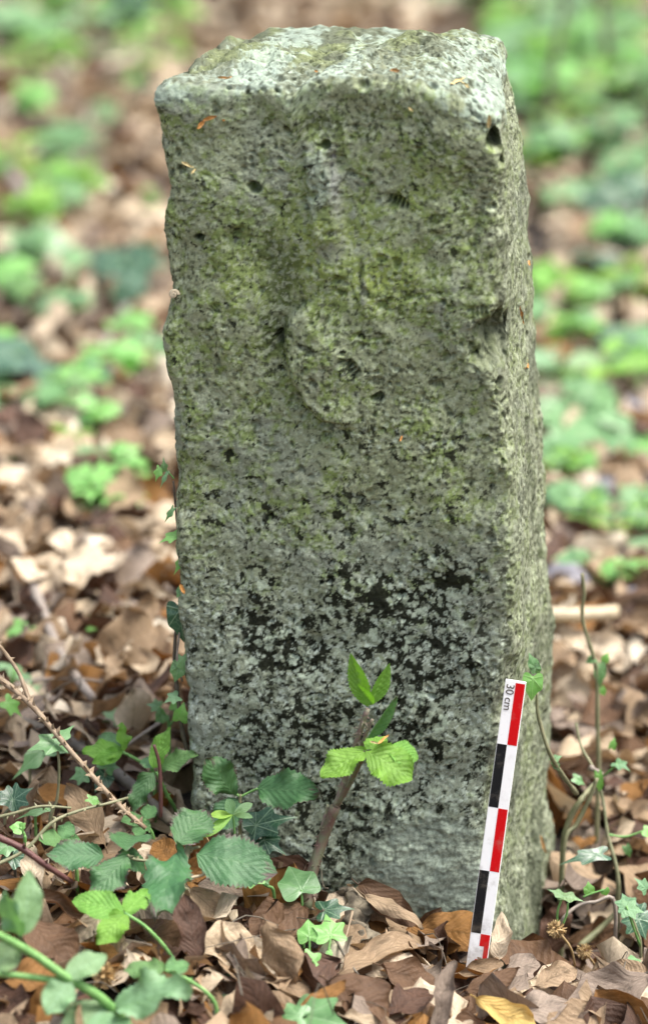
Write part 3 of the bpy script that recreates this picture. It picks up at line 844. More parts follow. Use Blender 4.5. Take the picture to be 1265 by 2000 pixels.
def oval_leaf(nt=18, ns=6, width=0.62, wide_at=0.45, teeth=0, serr=0.05, pleat=0.0, nv=9, slope=0.3, fold=0.15, bend=0.3, roll=0.0, wave=0.0, wk=2.0, crum=0.0,
              twist=0.0, tipsharp=1.0, thick=0.0, stalk=0.0, seed=0):
    """an oval leaf of length 1 from its base at the origin along +y, upper side +z; returns verts, faces, uv"""
    t = np.linspace(0, 1, nt + 1)[:, None] * np.ones((1, ns + 1))
    s = np.linspace(-1, 1, ns + 1)[None, :] * np.ones((nt + 1, 1))
    a = math.log(0.5) / math.log(wide_at)
    w = np.sin(np.pi * t ** a).clip(0) ** (0.72 * tipsharp) * width / 2 + 0.004
    if teeth:
        k = (t * teeth) % 1.0
        w = w * (1 + serr * (np.abs(s) > 0.99) * (np.where(np.arange(nt + 1)[:, None] % 2 == 0, 1.0, -0.6)))
    x = s * w
    y = t + np.abs(s) * w * 0.10
    z = fold * np.abs(x)
    if pleat:
        ph = (t - np.abs(s) * slope) * nv
        z = z + pleat * (np.abs((ph % 1.0) - 0.5) - 0.25) * np.sin(np.pi * np.clip(np.abs(s), 0, 1) ** 0.7 * 0.95) * np.sin(np.pi * t).clip(0) ** 0.5
    z = z + wave * np.sin(2 * math.pi * wk * t + seed) * s * np.abs(s) + 0.5 * wave * np.sin(2 * math.pi * wk * 1.6 * t + 2 * seed) * s * s
    if roll:
        r = 1.0 / roll * (width / 2)
        ang = x / r
        z = z * np.cos(ang) + abs(r) * (1 - np.cos(ang)) * np.sign(r)
        x = r * np.sin(ang)
    if abs(bend) > 1e-4:
        th = bend * y
        R = 1.0 / bend
        y, z = (R - z) * np.sin(th), R - (R - z) * np.cos(th)
        z = -z if False else z
    if twist:
        an = twist * (t - 0.5)
        x, z = x * np.cos(an) - z * np.sin(an), x * np.sin(an) + z * np.cos(an)
    p = np.stack([x, y, z], -1).reshape(-1, 3)
    if crum:
        p = crumple_xyz(p, crum, 0.28, 300 + 7 * seed)
    uv = np.stack([s * 0.5 + 0.5, t], -1).reshape(-1, 2)
    f = grid_faces(nt + 1, ns + 1)
    if stalk:
        b = p[ns // 2]; n0 = len(p)
        q = []
        for k in range(4):
            yy = -stalk * k / 3
            for c in range(3):
                an = c * 2 * math.pi / 3
                q.append((b[0] + 0.011 * math.cos(an) + 0.03 * k / 3 * math.sin(seed), yy, b[2] + 0.011 * math.sin(an) + 0.05 * (k / 3) ** 2 * math.cos(seed * 2)))
        fs = []
        for k in range(3):
            for c in range(3):
                fs.append((n0 + k * 3 + c, n0 + k * 3 + (c + 1) % 3, n0 + k * 3 + 3 + (c + 1) % 3, n0 + k * 3 + 3 + c))
        p = np.concatenate([p, np.array(q)]); f = np.concatenate([f, np.array(fs)])
        uv = np.concatenate([uv, np.tile([[0.5, 0.02]], (len(q), 1))])
    return p, f, uv


IVY_BASE = np.array([(0.0, 1.0), (0.10, 0.72), (0.25, 0.46), (0.47, 0.50), (0.66, 0.46), (0.52, 0.22), (0.46, 0.08), (0.58, -0.06), (0.62, -0.22), (0.40, -0.27), (0.20, -0.22), (0.0, -0.04)])
IVY_HEART = np.array([(0.0, 1.0), (0.16, 0.74), (0.30, 0.56), (0.42, 0.50), (0.50, 0.42), (0.50, 0.22), (0.50, 0.08), (0.50, -0.06), (0.46, -0.20), (0.32, -0.26), (0.16, -0.20), (0.0, -0.05)])
IVY_LONG = np.array([(0.0, 1.0), (0.08, 0.76), (0.17, 0.52), (0.36, 0.46), (0.48, 0.36), (0.34, 0.18), (0.25, 0.06), (0.34, -0.08), (0.34, -0.20), (0.22, -0.22), (0.10, -0.16), (0.0, -0.04)])


def ivy_leaf(shape='lobed', width=1.0, rings=4, dense=2, cup=0.15, bend=0.35, fold=0.1, wave=0.04, seed=0):
    half = {'lobed': IVY_BASE, 'heart': IVY_HEART, 'long': IVY_LONG}[shape]
    pts = np.concatenate([half, (half * [-1, 1])[-2:0:-1]])
    if dense > 1:
        n = len(pts)
        i = np.arange(n * dense) / dense
        k = np.floor(i).astype(int) % n; fr = (i - np.floor(i))[:, None]
        pts = pts[k] * (1 - fr) + pts[(k + 1) % n] * fr
        sm = 0.5 * pts + 0.25 * (np.roll(pts, 1, 0) + np.roll(pts, -1, 0))
        pts = np.where((np.arange(len(pts)) == 0)[:, None], pts, sm)
    c = np.array([0.0, 0.10])
    lv = [c[None] + (pts - c) * (k / rings) for k in range(rings + 1)]
    p2 = np.array(lv)
    n = p2.shape[1]
    uv = p2.reshape(-1, 2).copy()
    x = p2[..., 0] * width; y = p2[..., 1]
    z = fold * np.abs(x) - cup * (x * x + (y - 0.2) ** 2) + wave * np.sin(5 * np.arctan2(x, y - 0.1) + seed) * np.hypot(x, y - 0.1)
    if abs(bend) > 1e-4:
        b = -bend; th = b * y; R = 1.0 / b
        y, z = (R - z) * np.sin(th), R - (R - z) * np.cos(th)
    p = np.stack([x, y, z], -1).reshape(-1, 3)
    uv = np.stack([uv[:, 0] * 0.5 + 0.5, uv[:, 1]], -1)
    return p, grid_faces(rings + 1, n, wrap=True)[:, ::-1], uv


def tube(pts, r0, r1, sides=6, sub=5, knob=0.0, seed=0):
    pts = np.asarray(pts, float)
    if len(pts) > 2:
        q = np.concatenate([[2 * pts[0] - pts[1]], pts, [2 * pts[-1] - pts[-2]]])
        out = []
        for i in range(1, len(q) - 2):
            for k in range(sub):
                t = k / sub
                a, b, c, d = q[i - 1], q[i], q[i + 1], q[i + 2]
                out.append(0.5 * ((2 * b) + (c - a) * t + (2 * a - 5 * b + 4 * c - d) * t * t + (3 * b - a - 3 * c + d) * t ** 3))
        out.append(pts[-1]); pts = np.array(out)
    n = len(pts)
    tg = np.gradient(pts, axis=0); tg /= np.linalg.norm(tg, axis=1, keepdims=True) + 1e-12
    ref = np.array([0.3, -0.5, 0.81]); s1 = np.cross(tg, ref); s1 /= np.linalg.norm(s1, axis=1, keepdims=True) + 1e-9
    s2 = np.cross(tg, s1)
    rad = np.linspace(r0, r1, n)
    if knob:
        rg = np.random.default_rng(seed)
        rad = rad * (1 + knob * rg.standard_normal(n))
    an = np.linspace(0, 2 * math.pi, sides, endpoint=False)
    v = pts[:, None] + rad[:, None, None] * (np.cos(an)[None, :, None] * s1[:, None] + np.sin(an)[None, :, None] * s2[:, None])
    v = v.reshape(-1, 3); f = grid_faces(n, sides, wrap=True)
    v = np.concatenate([v, pts[:1], pts[-1:]]); i0, i1 = len(v) - 2, len(v) - 1
    caps = []
    for c in range(0, sides, 2):
        caps.append((i0, (c + 2) % sides, (c + 1) % sides, c))
        b = (n - 1) * sides
        caps.append((i1, b + c, b + (c + 1) % sides, b + (c + 2) % sides))
    return v, np.concatenate([f, caps]), pts, rad


def stem(name, pts, r0, r1, mat, parent=None, sides=6, knob=0.0, seed=0, thorns=0, thorn_len=0.003, sub=5):
    v, f, cl, rad = tube(pts, r0, r1, sides, sub, knob, seed)
    org = np.zeros(3) if parent is None else np.array(parent.location)
    me = mesh_np(name, v - org, f, mats=[mat])
    o = bpy.data.objects.new(name, me); COL.objects.link(o)
    if parent is not None: o.parent = parent
    if thorns:
        rg = np.random.default_rng(seed + 5)
        vs, fs = [], []
        for k in range(thorns):
            i = rg.integers(1, len(cl) - 1); fr = rg.random()
            p = cl[i] * (1 - fr) + cl[i - 1] * fr
            tg = cl[i] - cl[i - 1]; tg = tg / np.linalg.norm(tg)
            a = rg.standard_normal(3); a -= tg * (a @ tg); a /= np.linalg.norm(a); b = np.cross(tg, a)
            L = thorn_len * rg.uniform(0.6, 1.3); w = L * 0.28
            base = p + a * rad[i] * 0.8
            n0 = len(vs)
            vs += [base - tg * w * 1.6, base + b * w, base + tg * w * 1.6, base - b * w, base + a * L - tg * L * 0.35]
            fs += [(n0, n0 + 1, n0 + 4), (n0 + 1, n0 + 2, n0 + 4), (n0 + 2, n0 + 3, n0 + 4), (n0 + 3, n0, n0 + 4)]
        tm = mesh_np('thorns', np.array(vs) - org, fs, mats=[mat], smooth=False)
        t = bpy.data.objects.new('thorns', tm); COL.objects.link(t); t.parent = o
        t['kind'] = 'stuff'
    return o


def leaf_matrix(base, tip, face, length=None):
    b, t = Vector(base), Vector(tip)
    y = (t - b); L = y.length if length is None else length
    y.normalize()
    z = Vector(face); z = (z - y * z.dot(y)).normalized()
    x = y.cross(z)
    return Matrix.Translation(b) @ Matrix((x, y, z)).transposed().to_4x4() @ Matrix.Scale(L, 4), L


def put_leaf(data, mat, base, tip, face=(0, -0.75, 0.65), parent=None, name='leaf', length=None):
    mw, L = leaf_matrix(base, tip, face, length)
    p, f, uv = data
    me = mesh_np(name, p, f, uv, [mat])
    return link(name, me, parent, mw)


HERO = []


def rooted(p):
    """let a stem run down into the ground if its first point hangs in the air"""
    p = [np.asarray(q, float) for q in p]
    g = float(ground_h(p[0][0], p[0][1]))
    if p[0][2] > g + .008:
        p = [np.array([p[0][0], p[0][1] + .004, g - .01])] + p
    return p


def wid(px, base, tip):
    """width to length ratio of a leaf that looks px pixels wide"""
    m = (np.asarray(base) + np.asarray(tip)) / 2
    hx, hy = project(np.array([base, tip, m]))
    HERO.extend((float(a_), float(b_), px) for a_, b_ in zip(hx, hy))
    return px / FPX * float((m - CAM) @ _f) / np.linalg.norm(np.asarray(tip) - np.asarray(base))


# ------------------------------------------------------------------ the green plants round the stone
def bramble_leaf(w, seed=0, pleat=.028, bend=-0.35, fold=0.12, fine=True, wave=0.03, roll=0.0, teeth=17, wide=0.42, tip=1.1):
    return oval_leaf(nt=34 if fine else 16, ns=8 if fine else 4, width=w, wide_at=wide, teeth=teeth if fine else 8, serr=0.09, pleat=pleat, nv=8, slope=0.34, fold=fold, bend=bend + .25 * math.sin(seed * 2.3),
                     wave=wave + .03 * (seed % 3), crum=.010, twist=.16 * math.sin(seed * 1.7), seed=seed, roll=roll, tipsharp=tip)


def plant_leaf(parent, kind, mat, b, t, wpx, face=(0, -0.75, 0.65), **kw):
    """b, t = (pixel x, pixel y, depth) of a leaf's base and tip"""
    B, T = P(*b), P(*t)
    w = wid(wpx, B, T)
    if kind == 'bramble': w = min(w, .84)
    if kind == 'bramble': d = bramble_leaf(w, **kw)
    elif kind in ('lobed', 'heart', 'long'):
        d = ivy_leaf(kind, width=w / {'lobed': 1.28, 'heart': 1.0, 'long': .94}[kind] * 1.0, **kw)
    else: d = oval_leaf(width=w, **kw)
    return put_leaf(d, GREEN[mat], B, T, face, parent)


def fresh_shoot():
    y = -0.075
    root = empty('bramble_shoot', G(606, 1765), 'fresh bright green bramble shoot on a hairy stem in front of the stone', 'bramble', 'bramble plants')
    S_ = lambda pts, r0, r1, m, **k: stem('stem', [P(*q) for q in pts], r0, r1, STEM[m], root, **k)
    S_([(598, 1775, y - .02), (608, 1712, y - .01), (630, 1640, y), (655, 1575, y)], .0042, .0036, 'red', thorns=40, thorn_len=.0025, seed=1, sides=8)
    S_([(655, 1578, y), (676, 1515, y), (697, 1445, y - .005), (717, 1385, y - .01)], .0026, .0019, 'hairy', thorns=40, thorn_len=.003, seed=2, sides=8)
    S_([(655, 1578, y), (685, 1525, y - .005), (703, 1490, y - .012), (713, 1466, y - .018)], .0022, .0015, 'red', thorns=26, thorn_len=.002, seed=3)
    S_([(628, 1620, y + .003), (636, 1590, y + .004), (640, 1572, y + .004)], .0018, .0010, 'hairy')
    S_([(704, 1460, y - .004), (716, 1430, y - .008), (727, 1405, y - .01)], .0015, .0011, 'hairy', thorns=14, thorn_len=.002, seed=4)
    a = y - .018
    L = lambda m, b, t, w, f=(0, -.75, .65), **k: plant_leaf(root, 'bramble', m, b, t, w, f, pleat=.06, **k)
    L('bramble_bright', (715, 1466, a), (625, 1508, a - .015), 66, (-.25, -.55, .8), seed=1, bend=-.55, fold=.22, wide=.48)
    L('bramble_bright', (714, 1466, a), (803, 1512, a - .022), 82, (.1, -.8, .6), seed=2, bend=-.3, fold=.14, wide=.5)
    L('bramble_bright', (716, 1464, a), (752, 1436, a + .022), 42, (0, -.3, .95), seed=3, bend=-.2)
    L('bramble_bright', (757, 1462, a), (818, 1478, a - .004), 60, (.1, -.55, .8), seed=6, bend=-.5)
    L('bramble_bright', (719, 1380, y - .01), (685, 1275, y - .006), 42, (-.45, -.85, .15), seed=0, bend=.05, fold=.35, tip=1.3, wave=.0)
    L('bramble_bright', (724, 1376, y - .01), (758, 1293, y - .008), 36, (.55, -.8, .1), seed=0, bend=.1, fold=.4, tip=1.3, wave=.0)
    L('bramble_bright', (728, 1376, y - .020), (697, 1334, y - .024), 30, (-.4, -.9, .2), seed=0, bend=.1, fold=.5, wave=.0)
    L('bramble_mid', (718, 1442, y - .012), (772, 1356, y - .014), 34, (.6, -.75, .1), seed=0, bend=.1, fold=.5, roll=1.0, wave=.0)
    # dry bud scale caught on the shoot is a thing of its own


fresh_shoot()


def old_bramble():
    y = -0.10
    root = empty('bramble_plant', G(326, 1880), 'dark green bramble with seven old purple-edged leaves at the left of the stone', 'bramble', 'bramble plants')
    S_ = lambda pts, r0, r1, m, **k: stem('stem', [P(*q) for q in pts], r0, r1, STEM[m], root, **k)
    S_([(318, 1895, y - .06), (338, 1835, y - .05), (352, 1760, y - .03), (358, 1700, y - .015), (372, 1640, y)], .0030, .0022, 'olive', thorns=16, thorn_len=.003, seed=11)
    S_([(352, 1672, y - .01), (368, 1660, y - .005), (390, 1654, y - .01)], .0015, .001, 'olive', thorns=6, seed=12)
    S_([(350, 1690, y - .012), (310, 1684, y - .015), (262, 1678, y - .02), (248, 1668, y - .02)], .0013, .0010, 'olive', thorns=8, seed=13)
    S_([(356, 1672, y - .01), (348, 1660, y - .012), (345, 1648, y - .014)], .0011, .0010, 'red')
    L = lambda b, t, w, f, **k: plant_leaf(root, 'bramble', 'bramble_dark', b, t, w, f, **k)
    L((384, 1668, y - .012), (540, 1692, y - .03), 108, (.0, -.72, .7), seed=21, bend=-.25, fold=.05, wide=.4)
    L((345, 1650, y - .012), (403, 1578, y + .012), 88, (-.2, -.75, .65), seed=22, bend=-.2, fold=.12, wide=.48)
    L((346, 1664, y - .014), (306, 1778, y - .085), 92, (-.1, -.85, .5), seed=23, bend=-.3, fold=.12, wide=.45)
    L((243, 1660, y - .02), (262, 1607, y + .02), 84, (0, -.62, .8), seed=24, bend=-.2, wide=.55)
    L((203, 1672, y - .018), (90, 1668, y - .03), 66, (-.15, -.65, .75), seed=25, bend=-.3, wide=.45)
    L((252, 1672, y - .02), (180, 1740, y - .05), 72, (-.2, -.7, .7), seed=26, bend=-.35, wide=.48)
    L((232, 1668, y), (300, 1690, y + .012), 60, (0, -.5, .85), seed=27, bend=-.3)


old_bramble()


def stone_side_bramble():
    y = -0.035
    root = empty('bramble_sprig', G(470, 1700), 'bramble sprig with two big dark oval leaves held against the stone face', 'bramble', 'bramble plants')
    S_ = lambda pts, r0, r1, m, **k: stem('stem', [P(*q) for q in pts], r0, r1, STEM[m], root, **k)
    S_([(478, 1715, y), (470, 1640, y), (468, 1575, y), (470, 1552, y)], .0018, .0012, 'olive', seed=31)
    S_([(470, 1556, y), (486, 1548, y), (504, 1540, y - .004)], .0010, .0008, 'green')
    S_([(470, 1556, y), (460, 1550, y), (455, 1546, y)], .0010, .0008, 'green')
    L = lambda b, t, w, f, **k: plant_leaf(root, 'bramble', 'bramble_dark', b, t, w, f, **k)
    L((502, 1540, y - .004), (624, 1546, y - .03), 78, (.1, -.82, .55), seed=31, bend=-.2, wide=.42)
    L((456, 1552, y), (408, 1486, y - .01), 70, (.1, -.9, .4), seed=32, bend=-.15, wide=.5)
    L((468, 1562, y), (418, 1618, y - .01), 70, (-.1, -.9, .45), seed=33, bend=-.2)


stone_side_bramble()


def trefoil(label, base, node, leaves, mat, smat='green', r=.0016, cat='bramble', kind='bramble', name='bramble_seedling', group='bramble plants', mid=None, thorns=10):
    root = empty(name, P(*base), label, cat, group)
    pts = rooted([P(*base)] + ([P(*m) for m in mid] if mid else []) + [P(*node)])
    stem('stem', pts, r, r * .75, STEM[smat], root, thorns=thorns, thorn_len=.002, seed=len(label))
    for k, (b, t, w, f) in enumerate(leaves):
        m_ = mat if isinstance(mat, str) else mat[k]
        plant_leaf(root, kind, m_, b, t, w, f, seed=40 + k + len(label), **({'pleat': .05} if 'bright' in m_ else {}))
    return root


trefoil('bright green three-leaved bramble seedling low at the lower left of the photo', (338, 1875, -.19), (243, 1783, -.19),
        [((243, 1783, -.19), (143, 1745, -.19), 62, (-.1, -.6, .8)), ((245, 1783, -.19), (291, 1735, -.165), 46, (.1, -.6, .8)), ((247, 1784, -.19), (193, 1836, -.215), 54, (0, -.7, .7))],
        'bramble_bright', mid=[(290, 1815, -.19)])
trefoil('upright bramble with a bright folded leaf and drooping leaves beside the stone edge', (345, 1590, .02), (306, 1508, 0),
        [((300, 1500, 0), (325, 1418, .005), 44, (-.6, -.7, .3)), ((312, 1500, 0), (380, 1468, -.01), 46, (0, -.6, .8)), ((300, 1508, 0), (248, 1580, -.02), 44, (-.35, -.8, .4)),
         ((300, 1500, 0), (285, 1475, .02), 40, (0, -.6, .8))],
        ['bramble_bright', 'bramble_mid', 'bramble_dark', 'bramble_mid'], mid=[(325, 1550, .01)])
trefoil('pale green bramble with a crumpled spreading leaf in the litter left of the stone', (300, 1510, .03), (238, 1468, .03),
        [((240, 1468, .03), (160, 1465, .03), 46, (-.1, -.6, .8)), ((240, 1468, .03), (245, 1408, .04), 30, (.6, -.7, .3)), ((240, 1468, .03), (190, 1425, .06), 50, (-.1, -.5, .8)),
         ((240, 1466, .03), (180, 1490, .02), 30, (-.1, -.8, .4))],
        ['bramble_bright', 'bramble_bright', 'bramble_mid', 'bramble_bright'], mid=[(270, 1485, .03)])


def foreground_plants():
    y = -0.30
    root = empty('nettle_plant', P(330, 2110, y + .03), 'out-of-focus leafy plant with thick pale green stems at the bottom left corner', 'wild plant')
    S_ = lambda pts, r0, r1: stem('stem', [P(*q) for q in pts], r0, r1, STEM['green'], root, seed=51)
    S_([(330, 2110, y + .03), (215, 1965, y), (128, 1908, y - .01), (60, 1860, y - .01), (-30, 1812, y - .02)], .0034, .0028)
    S_([(130, 1918, y - .01), (60, 1908, y - .01), (-40, 1898, y - .02)], .0026, .0022)
    L = lambda m, b, t, w, f=(0, -.7, .7), **k: plant_leaf(root, 'bramble', m, b, t, w, f, bend=-.25, **k)
    L('herb', (45, 1825, y), (66, 1700, y + .01), 58, (.35, -.9, .2), seed=51, fold=.3)
    L('herb', (40, 1830, y), (6, 1745, y - .01), 50, (-.4, -.8, .3), seed=52, fold=.3)
    L('herb', (35, 1835, y), (-20, 1905, y - .02), 60, (0, -.8, .5), seed=53)
    L('herb', (130, 1908, y - .01), (208, 1855, y), 56, (-.1, -.6, .8), seed=54)
    L('herb', (135, 1912, y - .01), (92, 1982, y - .03), 64, (-.1, -.8, .6), seed=55)
    L('herb', (222, 1966, y), (362, 1912, y - .02), 92, (.15, -.55, .85), seed=56)
    L('herb', (215, 1970, y), (120, 1998, y - .02), 74, (-.1, -.6, .8), seed=57)
    L('herb', (215, 1972, y), (205, 2070, y - .05), 90, (0, -.7, .7), seed=58)


foreground_plants()
trefoil('bramble with two round green leaves low at the bottom edge left of centre', (470, 2060, -.20), (460, 1948, -.20),
        [((460, 1945, -.20), (505, 1882, -.17), 84, (0, -.62, .8)), ((455, 1950, -.20), (372, 2010, -.25), 96, (0, -.65, .75)), ((468, 1950, -.20), (486, 1960, -.2), 20, (0, -.6, .8))],
        ['bramble_dark', 'bramble_dark', 'bramble_mid'], smat='olive', mid=[(464, 2000, -.2)])
trefoil('small bright leaflets of a young bramble in the litter under the blurred plant', (420, 1960, -.25), (322, 1895, -.25),
        [((322, 1895, -.25), (240, 1892, -.25), 44, (0, -.5, .85)), ((324, 1894, -.25), (372, 1876, -.24), 42, (0, -.5, .85)), ((322, 1894, -.25), (268, 1862, -.22), 30, (0, -.5, .85))],
        'bramble_mid', mid=[(370, 1915, -.25)])


def whorl_seedling():
    y = -.085
    root = empty('seedling', P(459, 1640, y), 'tiny pale green seedling with narrow leaflets above the big bramble leaf', 'seedling')
    stem('stem', [P(459, 1640, y), P(457, 1610, y), P(455, 1592, y)], .0009, .0007, STEM['green'], root)
    for k, (t, w) in enumerate([((492, 1568), 20), ((445, 1562), 24), ((412, 1590), 20), ((470, 1580), 16), ((398, 1632), 22), ((490, 1592), 16)]):
        plant_leaf(root, 'oval', 'herb_bright' if k in (2, 4) else 'herb', (455, 1591, y), (*t, y - .004 * k), w, (0, -.6, .8), nt=10, ns=4, wide_at=.55, bend=-.2, seed=k)


whorl_seedling()


# ivy -------------------------------------------------------------------
def ivy(label, stems, leaves, smat='olive', r=.0013, group='ivy sprigs', name='ivy_sprig', cat='ivy'):
    root = empty(name, P(*stems[0][0]), label, cat, group)
    for i, s in enumerate(stems):
        stem('vine' if i == 0 else 'petiole', rooted([P(*q) for q in s]) if i == 0 else [P(*q) for q in s], r if i == 0 else .0009, r * .8 if i == 0 else .0008, STEM[smat if i == 0 else 'green'], root, knob=.08, seed=i)
    for k, (kind, m, b, t, w, f) in enumerate(leaves):
        plant_leaf(root, kind, m, b, t, w, f, seed=k + len(label))
    return root


UP = (0, -.6, .8); FA = (0, -.92, .38)
ivy('mid green broad ivy leaf on an upright stalk in front of the stone foot', [[(592, 1800, -.11), (591, 1775, -.11), (588, 1738, -.11)]],
    [('heart', 'ivy_mid', (588, 1738, -.11), (562, 1680, -.09), 78, (.1, -.75, .65))], 'green')
ivy('bright green ivy runner with four young lobed leaves in the litter before the stone', [
    [(498, 1952, -.17), (545, 1925, -.165), (598, 1905, -.16), (625, 1898, -.16)], [(622, 1898, -.16), (640, 1880, -.158), (642, 1855, -.155), (646, 1828, -.15)],
    [(600, 1902, -.16), (604, 1870, -.155), (604, 1830, -.15)], [(625, 1898, -.16), (616, 1885, -.165), (610, 1876, -.165)]],
    [('lobed', 'ivy_bright', (646, 1828, -.15), (636, 1776, -.135), 66, (.1, -.7, .7)), ('heart', 'ivy_bright', (604, 1832, -.15), (600, 1790, -.14), 46, (-.1, -.75, .6)),
     ('lobed', 'ivy_bright', (612, 1880, -.165), (568, 1866, -.165), 50, (-.2, -.65, .75)), ('heart', 'ivy_bright', (612, 1880, -.165), (632, 1862, -.155), 20, (.2, -.65, .75)),
     ('heart', 'ivy_bright', (641, 1866, -.158), (648, 1852, -.155), 14, FA)])
ivy('dark glossy ivy leaf with pale veins lying just right of the young ivy runner', [[(606, 1806, -.10), (622, 1788, -.10), (632, 1776, -.10)]],
    [('lobed', 'ivy_dark', (632, 1778, -.10), (694, 1768, -.10), 50, (.1, -.55, .83))], 'bark')
ivy('large dark ivy leaf with pale veins at the bottom edge of the photo', [[(640, 2080, -.24), (610, 2040, -.24), (590, 2000, -.24)]],
    [('lobed', 'ivy_mid', (590, 1985, -.24), (690, 1995, -.26), 120, (0, -.5, .85)), ('lobed', 'ivy_mid', (585, 1985, -.245), (520, 1975, -.24), 60, (0, -.5, .85))], 'bark')
ivy('small dark blue-green ivy leaf lying on the pale tan dead leaf', [[(470, 1890, -.17), (455, 1874, -.165), (438, 1860, -.16)]],
    [('long', 'ivy_dark', (438, 1858, -.16), (388, 1890, -.165), 60, (-.1, -.7, .7)), ('long', 'ivy_dark', (440, 1858, -.16), (446, 1832, -.155), 24, (.1, -.7, .7))], 'red')
ivy('bright little ivy leaf pair under the tip of the big bramble leaf', [[(535, 1745, -.09), (520, 1730, -.09), (500, 1716, -.092)]],
    [('lobed', 'ivy_bright', (502, 1716, -.092), (458, 1730, -.10), 34, (-.1, -.6, .8)), ('lobed', 'ivy_mid', (515, 1722, -.09), (522, 1700, -.085), 26, UP)], 'green')
ivy('dark glossy ivy with two pale-veined leaves behind the bramble against the stone', [[(520, 1690, -.03), (505, 1640, -.035), (500, 1610, -.035)]],
    [('lobed', 'ivy_dark', (500, 1612, -.04), (578, 1590, -.045), 66, (0, -.8, .6)), ('lobed', 'ivy_dark', (515, 1640, -.04), (560, 1668, -.05), 46, (.1, -.85, .5)),
     ('heart', 'ivy_dark', (500, 1612, -.04), (470, 1585, -.04), 40, (-.1, -.8, .5))], 'bark')
ivy('pale blue-green ivy leaf on a long stalk beside the thorny cane', [[(98, 1605, -.03), (112, 1560, -.03), (116, 1500, -.03), (112, 1456, -.03)]],
    [('lobed', 'ivy_mid', (112, 1450, -.03), (52, 1458, -.04), 56, (-.1, -.6, .8)), ('long', 'ivy_mid', (112, 1450, -.03), (150, 1404, -.01), 30, (.1, -.6, .8))])
ivy('greyish blue ivy leaf at the far left edge above the orange dead leaf', [[(10, 1600, -.02), (20, 1580, -.02), (30, 1565, -.02)]],
    [('lobed', 'ivy_dark', (28, 1562, -.02), (62, 1534, -.02), 60, UP), ('lobed', 'ivy_dark', (26, 1562, -.02), (-15, 1540, -.02), 50, UP)])
ivy('tiny pale ivy seedling with one heart leaf at the left edge by the red stem', [[(50, 1652, -.1), (48, 1630, -.1), (40, 1616, -.1)]],
    [('heart', 'ivy_bright', (40, 1618, -.1), (18, 1612, -.1), 28, UP), ('heart', 'ivy_bright', (42, 1616, -.1), (50, 1606, -.1), 16, UP)], 'green')
ivy('two green ivy leaves hanging under the cane at the left', [[(60, 1480, .06), (90, 1465, .06), (120, 1462, .05)]],
    [('long', 'ivy_mid', (85, 1465, .06), (25, 1520, .04), 40, FA), ('long', 'herb', (80, 1470, .06), (150, 1460, .05), 26, UP), ('lobed', 'ivy_bright', (15, 1372, .08), (50, 1400, .08), 36, UP)])

ivy('bluish ivy leaf catching light in the litter above the thick dark stick', [[(235, 1440, .16), (232, 1420, .16), (228, 1405, .16)]],
    [('lobed', 'herb', (228, 1404, .16), (196, 1384, .17), 44, UP), ('heart', 'herb', (232, 1404, .16), (262, 1392, .16), 26, UP)], 'green')
ivy('long bright green ivy leaf lying under the olive twig at the left', [[(70, 1592, -.02), (80, 1586, -.02), (92, 1580, -.02)]],
    [('long', 'ivy_mid', (92, 1580, -.02), (28, 1594, -.03), 22, UP), ('long', 'ivy_bright', (175, 1560, -.03), (206, 1572, -.03), 24, UP)], 'green')
ivy('mid green ivy sprig between the two upright brambles at the left', [[(215, 1560, .04), (205, 1530, .04), (208, 1500, .04)], [(205, 1530, .04), (180, 1518, .04), (165, 1512, .04)]],
    [('lobed', 'ivy_mid', (208, 1500, .04), (232, 1476, .05), 40, UP), ('lobed', 'ivy_mid', (165, 1512, .04), (132, 1520, .04), 44, UP), ('heart', 'ivy_dark', (206, 1515, .04), (186, 1545, .03), 38, FA)])
ivy('pale ivy leaves close to the foot of the climbing vine', [[(330, 1420, .1), (322, 1395, .1), (310, 1380, .1)], [(330, 1420, .1), (342, 1400, .1), (340, 1385, .1)]],
    [('lobed', 'herb', (310, 1380, .1), (285, 1372, .1), 32, UP), ('heart', 'ivy_mid', (320, 1396, .1), (300, 1412, .1), 26, FA), ('heart', 'ivy_bright', (340, 1385, .1), (352, 1362, .1), 22, UP)], 'green')
ivy('dark green ivy at the left edge under the orange-tan dead leaf', [[(30, 1700, -.08), (24, 1670, -.08), (16, 1650, -.08)]],
    [('lobed', 'ivy_mid', (16, 1650, -.08), (-18, 1672, -.09), 46, UP), ('lobed', 'ivy_dark', (24, 1672, -.08), (62, 1700, -.09), 42, UP)], 'bark')
trefoil('small mid green bramble seedling right behind the big bramble leaves', (300, 1640, -.02), (282, 1600, -.02),
        [((282, 1600, -.02), (240, 1598, -.03), 34, (0, -.6, .8)), ((283, 1600, -.02), (300, 1566, -.01), 32, (0, -.6, .8)), ((283, 1602, -.02), (268, 1636, -.04), 34, (0, -.7, .7))],
        'bramble_mid', mid=[(292, 1618, -.02)])
trefoil('mid green bramble seedling in the litter at the far left by the wine-red stem', (150, 1700, -.1), (122, 1640, -.1),
        [((122, 1640, -.1), (82, 1632, -.11), 40, (0, -.6, .8)), ((123, 1640, -.1), (138, 1604, -.09), 36, (0, -.6, .8)), ((124, 1641, -.1), (160, 1650, -.11), 34, (0, -.6, .8))],
        'bramble_mid', mid=[(138, 1668, -.1)])

# climbing ivy on the left arris
LV = lambda px, py, o=0.004: stone_front(px, py, o)


